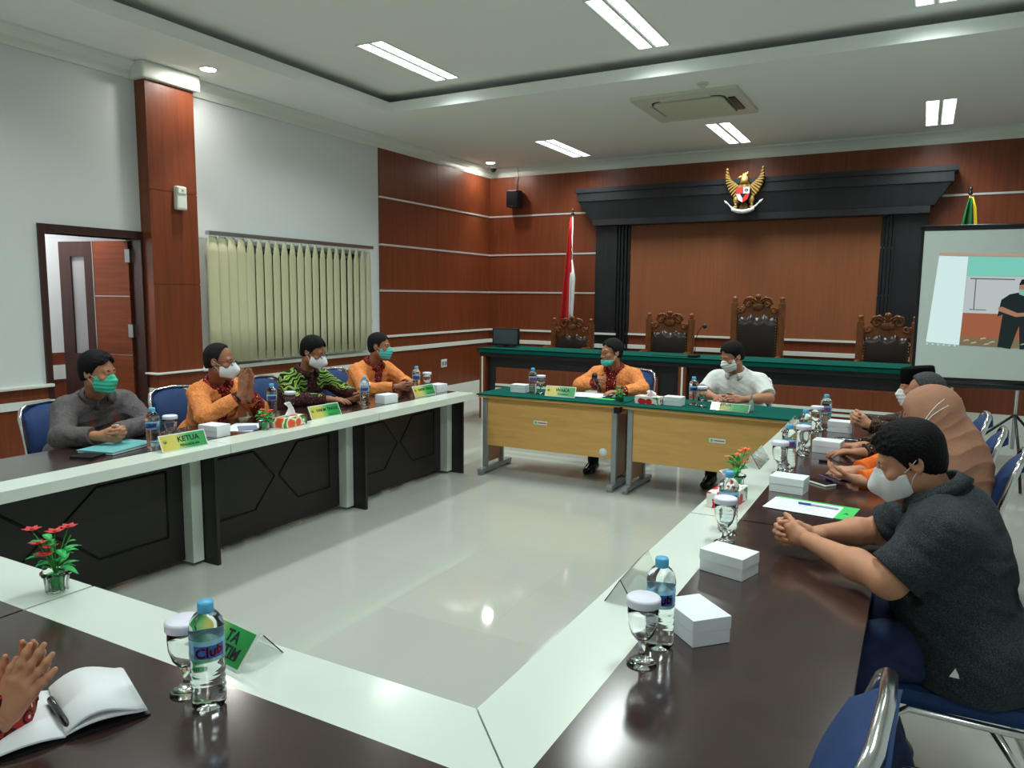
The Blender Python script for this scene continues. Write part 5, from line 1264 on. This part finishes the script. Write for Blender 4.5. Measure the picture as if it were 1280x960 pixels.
    if sl >= 1: cuts += [(lerp(ElR, WR, st.get('cuffend', .93)), nrm(WR-ElR), .09), (lerp(ElL, WL, st.get('cuffend', .93)), nrm(WL-ElL), .09)]
    else: cuts += [(lerp(ShR, ElR, sl+.10), nrm(ElR-ShR), .12), (lerp(ShL, ElL, sl+.10), nrm(ElL-ShL), .12)]
    def trim(X, Y, Z):
        out = -1.0
        for c, d, rad in cuts:
            x, y, z = X-c[0], Y-c[1], Z-c[2]; hgt = x*d[0]+y*d[1]+z*d[2]; rr = np.sqrt(np.maximum(0, x*x+y*y+z*z-hgt*hgt))
            out = np.maximum(out, np.minimum(hgt, rad-rr))
        return out
    wr = st.get('wrinkle', .0035); sd = st.get('seed', 1)
    def folds(X, Y, Z):
        return wr*(np.sin(X*31+Z*43+sd)*np.sin(Y*37-Z*29+2*sd)+.6*np.sin(X*67-Y*41+Z*59+sd*3)*np.sin(Z*71+Y*23))
    Fs.warp(folds); Fs.keep(trim, .003)
    zc = P[2]+st.get('hem', -.112); Fs.keep(lambda X, Y, Z: zc-Z+0*X, .004)
    pn = []
    R0 = lambda c: (c-chs)@right; F0 = lambda c: (c-chs)@fr
    if 'placket' in st: pn.append((1, lambda c, n: (np.abs((c-Nk)@sr) < st.get('pw', .05)) & (n@fr > .1) & (np.abs((c-Nk)@spine) < .6)))
    if 'bands' in st: pn.append((1, lambda c, n: (np.abs(np.abs((c-Nk)@sr)-.075) < .018) & (n@fr > .3) & (((c-Nk)@fr) > .05) & (((c-Nk)@spine) < -.05)))
    if 'yoke' in st: pn.append((1, lambda c, n: (c[:, 2] < Nk[2]-.125+.02*np.sin(c[:, 1]*60)) | ((np.abs((c-Nk)@sr) < .055) & (n@fr > .1))))
    if 'cuff' in st: pn.append((len(st['shirt'])-1 if st.get('cuffslot') is None else st['cuffslot'], lambda c, n: (np.linalg.norm(c-WR, axis=1) < .075) | (np.linalg.norm(c-WL, axis=1) < .075)))
    Pm, Qm = Fs.mesh(); make_mesh('shirt', [(Pm, Qm, 0)], st['shirt'], root, org, pn)
    if st.get('collar'): collar(root, org, Nk+nd*.034, nd, fr, st['collar'], r=.072*st.get('neckr', 1), h=.036, spread=.75, out=.034, drop=.030)
    if st.get('buttons'):
        b = MB()
        for k in range(4): b.ball(tuple(lerp(Nk, P, .10+.13*k)+fr*(.128*B+.0+.012*math.sin(k))-org), .005, u=8, v=6)
        b.obj('buttons', M['card'], root)
    # trousers and shoes
    lp = [cap(hipR-up*.02, KnR, .084*B, .062*B, .05), cap(hipL-up*.02, KnL, .084*B, .062*B, .05), cap(KnR, AnR, .058*B, .040, .04), cap(KnL, AnL, .058*B, .040, .04), cap(pel-right*.06*B-up*.02, pel+right*.06*B-up*.02, .104*B, .104*B, .04)]
    Ft = Field(*bounds(lp, .02), max(res, .007)); Ft.add(lp, inflate=.010); Ft.warp(lambda X, Y, Z: .004*np.sin(X*40+Z*30)*np.sin(Y*45+Z*38))
    Ft.keep(lambda X, Y, Z: .075-Z+0*X, .004); Pm, Qm = Ft.mesh(); make_mesh('trousers', [(Pm, Qm, 0)], [st.get('trousers', M['trousers'])], root, org)
    for An in (AnR, AnL):
        f = [cap(An-fwd*.03-up*.035, An+fwd*.06-up*.045, .042, .040, .03), cap(An+fwd*.06-up*.045, An+fwd*.16-up*.056, .042, .032, .03), cap(An, An-up*.03, .045, .045, .02)]
        Fz = Field(*bounds(f, .01), .006); Fz.add(f, inflate=.004); Fz.keep(lambda X, Y, Z: np.maximum(Z-.105, .004-Z)+0*X, .004); Pm, Qm = Fz.mesh(); make_mesh('shoe', [(Pm, Qm, 0)], [st.get('shoe', M['shoe'])], root, org)
    # head things
    if st.get('hair'): hair(root, org, H, st['hair'], st.get('hairstyle', 'short'), st.get('ht', .012), st.get('hside', .006), st.get('headres', .0045), st.get('tuft', 0))
    if st.get('mask'): face_mask(root, org, H, st['mask'], st.get('maskkind', 'fold'), res=st.get('headres', .004))
    if st.get('glasses'): glasses(root, org, H, st['glasses'])
    if st.get('watch'):
        W_, d_ = (WR, nrm(WR-ElR)) if st['watch'] == 'R' else (WL, nrm(WL-ElL)); watch(root, org, W_, d_, J.get('wup', (0, 0, 1)), *st.get('watchm', (M['steel_dark'], M['black'])))
    return root, dict(H=H, org=org, Nk=Nk, P=P, fr=fr, sr=sr, right=right, fwd=fwd, spine=spine, WR=WR, WL=WL, ElR=ElR, ElL=ElL, ShR=ShR, ShL=ShL)
# ---------------------------------------------------------------- the people
HT = .80     # height of hands resting on a table
ORANGE = dict(shirt=[M['batik_orange'], M['batik_red']], placket=1, cuff=1, cuffslot=1, collar=M['batik_red'], pw=.052)
# left row, facing +x
person('person in a grey patterned shirt and green mask with clasped hands', dict(face=0, pelvis=(-4.70, 2.80, .60), neck=(-4.44, 2.77, .985), head=(-4.335, 2.715, 1.163), yaw=22, pitch=8, hands='clasp', C=(-3.985, 2.60, .83), cf=(.9, .15, 0), elR=(-4.30, 2.46, .81), elL=(-4.27, 2.99, .81)),
       dict(skin=M['skin'], shirt=[M['shirt_grey'], M['shirt_grey_band']], bands=1, collar=M['shirt_grey'], hair=M['hair'], ht=.016, tuft=120, mask=M['mask_green'], watch='L', watchm=(M['chrome'], M['white']), seed=1, shoulder=.19, build=1.05))
person('person in orange batik and white mask pressing both palms together', dict(face=8, pelvis=(-4.66, 3.72, .60), neck=(-4.42, 3.66, .985), head=(-4.325, 3.60, 1.165), yaw=30, pitch=6,
       hands=(((-4.045, 3.545, .955), (.15, -.02, 1), (0, 1, 0), (-1, 0, .1), dict(curl=(3, 3, 3), spread=2, thumb=(.8, .45, .2), tcurl=5)), ((-4.045, 3.60, .955), (.15, .02, 1), (0, -1, 0), (-1, 0, .1), dict(curl=(3, 3, 3), spread=2, thumb=(.8, .45, .2), tcurl=5))), elR=(-4.20, 3.36, .81), elL=(-4.16, 3.80, .81)),
       dict(skin=M['skin_dark'], hair=M['hair_salt'], hairstyle='bald', ht=.006, hside=.004, mask=M['mask_white'], maskkind='boat', glasses=M['steel_dark'], watch='R', seed=2, **ORANGE))
person('person in green swirl batik and white mask looking down at a wallet', dict(face=0, pelvis=(-4.68, 4.58, .60), neck=(-4.44, 4.56, .99), head=(-4.335, 4.535, 1.175), yaw=16, pitch=20,
       hands=(((-4.09, 4.44, .815), (.9, .35, .0), (0, .1, -1), (-.2, 1, 0), dict(curl=(12, 16, 10))), ((-4.06, 4.74, .82), (.85, -.5, .05), (-.3, -.9, -.2), (0, -.2, 1), dict(curl=(30, 35, 20)))), elR=(-4.31, 4.28, .81), elL=(-4.28, 4.86, .81)),
       dict(skin=M['skin_dark'], shirt=[M['batik_green'], M['batik_maroon']], yoke=1, collar=M['batik_maroon'], hair=M['hair'], ht=.014, mask=M['mask_white'], maskkind='boat', glasses=M['black'], watch='R', watchm=(M['black'], M['black']), seed=3, shoulder=.185))
person('person in orange batik and teal mask with clasped hands, far end of left row', dict(face=-4, pelvis=(-4.70, 5.46, .60), neck=(-4.45, 5.44, .985), head=(-4.355, 5.41, 1.17), yaw=22, pitch=4, hands='clasp', C=(-3.96, 5.28+.06, .83), cf=(.95, .1, 0), elR=(-4.27, 5.10, .81), elL=(-4.24, 5.66, .81)),
       dict(skin=M['skin_dark'], hair=M['hair_salt'], hairstyle='short', ht=.006, hside=.004, mask=M['mask_teal'], seed=4, shoulder=.19, **ORANGE))
# far desks, facing -y
person('person with glasses in orange batik speaking into a hand microphone', dict(face=-90, pelvis=(-2.50, 6.82, .60), neck=(-2.535, 6.66, .945), head=(-2.535, 6.575, 1.125), yaw=-128, pitch=4,
       hands=(((-2.615, 6.44, .845), (.3, -.75, .35), (.75, .25, -.2), (-.3, .3, .9), dict(curl=(50, 55, 30))), ((-2.36, 6.36, .785), (-.7, -.7, .05), (0, .1, -1), (.7, -.7, 0), dict(curl=(18, 22, 14)))), elR=(-2.83, 6.53, .80), elL=(-2.22, 6.55, .80)),
       dict(skin=M['skin'], hair=M['hair_salt'], ht=.012, mask=M['mask_teal'], maskkind='chin', glasses=M['black'], seed=5, shoulder=.19, build=1.06, **ORANGE))
person('person in a white shirt and mask looking down at the green desk', dict(face=-96, pelvis=(-1.36, 6.84, .60), neck=(-1.40, 6.68, .965), head=(-1.425, 6.585, 1.14), yaw=-135, pitch=24,
       hands=(((-1.50, 6.38, .795), (.35, -.9, 0), (.7, .1, -.6), (.4, .3, .7), dict(curl=(25, 28, 18))), ((-1.29, 6.38, .795), (-.5, -.85, .05), (-.7, .1, -.3), (-.2, .0, .9), dict(curl=(28, 30, 18)))), elR=(-1.66, 6.56, .80), elL=(-1.10, 6.56, .80)),
       dict(skin=M['skin'], shirt=[M['shirt_white']], sleeve=.72, collar=M['shirt_white'], buttons=1, hair=M['hair'], ht=.012, mask=M['mask_white'], seed=6, shoulder=.195, build=1.07, wrinkle=.002, hair_=0))
# right row, facing -x
NM = person('person in a charcoal shirt and white mask with clasped hands, nearest right', dict(face=178, pelvis=(.20, 2.64, .60), neck=(.085, 2.64, 1.02), head=(-.005, 2.63, 1.145), hs=.97, yaw=186, pitch=24, hands='clasp', C=(-.385, 2.70, .825), cf=(-1, .08, 0), elL=(-.035, 2.385, .825), elR=(-.08, 2.91, .825), knL=(-.14, 2.50, .545), knR=(-.16, 2.80, .545), anL=(.07, 2.46, .09), anR=(.0, 2.84, .09)),
       dict(skin=M['skin_light'], shirt=[M['shirt_dark']], sleeve=.78, hair=M['hair'], hairstyle='low', ht=.013, hside=.007, tuft=420, collar=M['shirt_dark'],  mask=M['mask_white'], maskkind='boat', seed=7, shoulder=.205, build=1.18, belly=1.10, trousers=M['jeans'], res=.005, hres=.0025, headres=.003, sres=.005, wrinkle=.003, ease=.010, neckr=1.12, fa=.27, ua=.30))
hit, hl, hn, _ = [c for c in NM[0].children if c.name.startswith('shirt')][0].ray_cast(Vector((.15, 1.7, .585))-NM[0].location, Vector((0, 1, 0)))
if hit: MB().prism([(-.014, -.012), (.014, -.012), (0, .016)], 0, .001, frame_m(hl+hn*.001, Vector((1, 0, 0)), Vector((0, 0, 1))-hn*hn.z)).obj('badge', M['card'], NM[0])
WM = person('person in a tan headscarf and orange sleeves holding a purple phone', dict(face=180, pelvis=(.16, 4.24, .595), neck=(.10, 4.21, .93), head=(.045, 4.18, 1.085), yaw=184, pitch=18,
       hands=(((-.235, 4.00, .80), (-.85, -.5, .05), (.0, .3, -1), (-.3, -1, .2), dict(curl=(20, 24, 14))), ((-.215, 3.80, .80), (-.95, .2, .05), (0, .3, 1), (-.2, -1, .1), dict(curl=(26, 30, 16)))), elL=(-.02, 3.95, .82), elR=(-.04, 4.45, .81)),
       dict(skin=M['skin_light'], shirt=[M['batik_orange2'], M['batik_brown']], seed=8, shoulder=.165, build=.95, hand=.92, mask=M['mask_peach'], trousers=M['trousers']))
def drape(root, d, H):
    org, Nk, P, fr, sp = d['org'], d['Nk'], d['P'], d['fr'], d['spine']
    k = .10
    pr = [H.E((0, -.022, .030), (.088, .110, .098), .03), H.K((0, -.02, -.03), (0, -.045, -.11), .092, .085, .06), cap(H.w(0, -.06, .0), Nk-fr*.085-sp*.10, .085, .125, k), cap(Nk-fr*.06-sp*.06, Nk-fr*.065-sp*.27, .135, .165, k),
          cap(H.w(0, .01, -.10), Nk+fr*.08-sp*.16, .075, .115, k), cap(lerp(d['ShR'], d['ShL'], .15)-sp*.02, lerp(d['ShL'], d['ShR'], .15)-sp*.02, .082, .082, k), cap(d['ShL']-sp*.03, lerp(d['ShL'], d['ElL'], .3), .085, .09, k), cap(d['ShR']-sp*.03, lerp(d['ShR'], d['ElR'], .3), .085, .09, k)]
    F = Field(*bounds(pr, .02), .005); F.add(pr, inflate=.006)
    F.add([H.E((0, .105, -.022), (.056, .075, .082), .012, 'cut')])
    c0 = H.w(0, .07, -.10)
    def folds(X, Y, Z):      # creases run from under the chin to the back and shoulders
        dx, dz = X-c0[0], Z-c0[2]; ph = np.arctan2(dz, dx); rr = np.sqrt(dx*dx+dz*dz)
        a = ph*10+1.2*np.sin(Y*18)+2.0*np.sin(rr*9); amp = .007*np.clip((rr-.07)*9, 0, 1)*np.clip((.25-dz)*4, .12, 1)
        return amp*(np.abs(np.sin(a))**.7-.5)
    F.warp(folds)
    F.keep(lambda X, Y, Z: (.66+.25*np.maximum(0, .18-X))-Z+0*Y, .006)
    Pm, Qm = F.mesh(); o = make_mesh('headscarf', [(Pm, Qm, 0)], [M['hijab']], root, org)
    def on(*a):
        d = nrm(H.w(*a)-H.c); t = .05
        for t in np.arange(.04, .2, .001):
            i = tuple(np.round((H.c+d*t-F.lo)/F.res).astype(int))
            if F.F[i] > 0: break
        return Vector(H.c+d*(t+.001)-org)
    b = MB(); q = on
    for dz in (0, .035): b.tube([q(-.075, .045, -.045), q(-.09, .015, -.02+dz*.2), q(-.112, -.02, .005+dz*.5), q(-.11, -.055, .02+dz*.8), q(-.094, -.09, .03+dz), q(0, -.150, .035+dz), q(.094, -.09, .03+dz), q(.11, -.055, .02+dz*.8), q(.112, -.02, .005+dz*.5), q(.09, .015, -.02+dz*.2), q(.075, .045, -.045)], .0022, 6)
    b.obj('mask_strap', M['strap'], o)
drape(WM[0], WM[1], WM[1]['H'])
person('person with grey hair and a watch reaching hands over the right table', dict(face=180, pelvis=(.14, 4.90, .595), neck=(.08, 4.90, .93), head=(.045, 4.88, 1.10), yaw=188, pitch=14,
       hands=(((-.26, 4.70, .80), (-.9, -.35, 0), (0, 0, -1), (-.3, -1, 0), dict(curl=(14, 18, 10))), ((-.25, 4.50, .80), (-1, -.15, 0), (0, 0, -1), (-.1, 1, 0), dict(curl=(14, 18, 10)))), elL=(-.03, 4.66, .81), elR=(-.06, 5.12, .81)),
       dict(skin=M['skin'], shirt=[M['batik_brown']], hair=M['hair_grey'], hairstyle='bald', ht=.008, hside=.005, mask=M['mask_white'], seed=9, collar=M['batik_brown'], watch='L'))
PM = person('person in a black cap with fingers interlaced at the far right', dict(face=180, pelvis=(.09, 5.52, .595), neck=(.03, 5.52, .93), head=(.0, 5.50, 1.075), yaw=190, pitch=8, hands='clasp', C=(-.345, 5.24, .875), cf=(-.8, -.25, .35), elL=(-.06, 5.20, .81), elR=(-.10, 5.66, .81)),
       dict(skin=M['skin_light'], shirt=[M['batik_brown']], hair=M['hair'], ht=.006, mask=M['mask_white'], seed=10, collar=M['batik_brown']))
def peci(root, d):
    H, org = d['H'], d['org']; A = frame_m(Vector(H.w(0, -.012, .045)-org), Vector(H.rt), Vector(H.f))
    MB().lathe([(.086, -.01), (.089, 0), (.086, .085), (.080, .092), (0, .094)], 32, A @ Matrix.Diagonal((1, 1.17, 1, 1))).obj('cap', mat('black velvet', (9, 9, 11), .95, spec=.1), root)
peci(*PM)
# near left: only hands and a sleeve reach into the picture
person('person at the lower left edge, only clasped hands and orange cuff in view', dict(face=84, pelvis=(-1.93, .28, .60), neck=(-1.90, .46, 1.0), head=(-1.88, .55, 1.17), yaw=80, pitch=14,
       hands=(((-1.540, .736, .812), (.40, .33, .86), (-.55, .80, -.1), (-.8, -.3, .5), dict(curl=(6, 12, 8), spread=12, thumb=(.8, .4, .3))), ((-1.584, .776, .812), (.34, .30, .88), (.5, -.82, 0), (-.8, -.3, .5), dict(curl=(10, 20, 14), spread=8, thumb=(.8, .4, .3)))), elR=(-1.70, .53, .775), elL=(-1.93, .72, .80)),
       dict(skin=M['skin_light'], hair=M['hair'], mask=M['mask_white'], seed=11, hres=.0025, headres=.006, hand=.82, cuffend=1.13, **ORANGE))
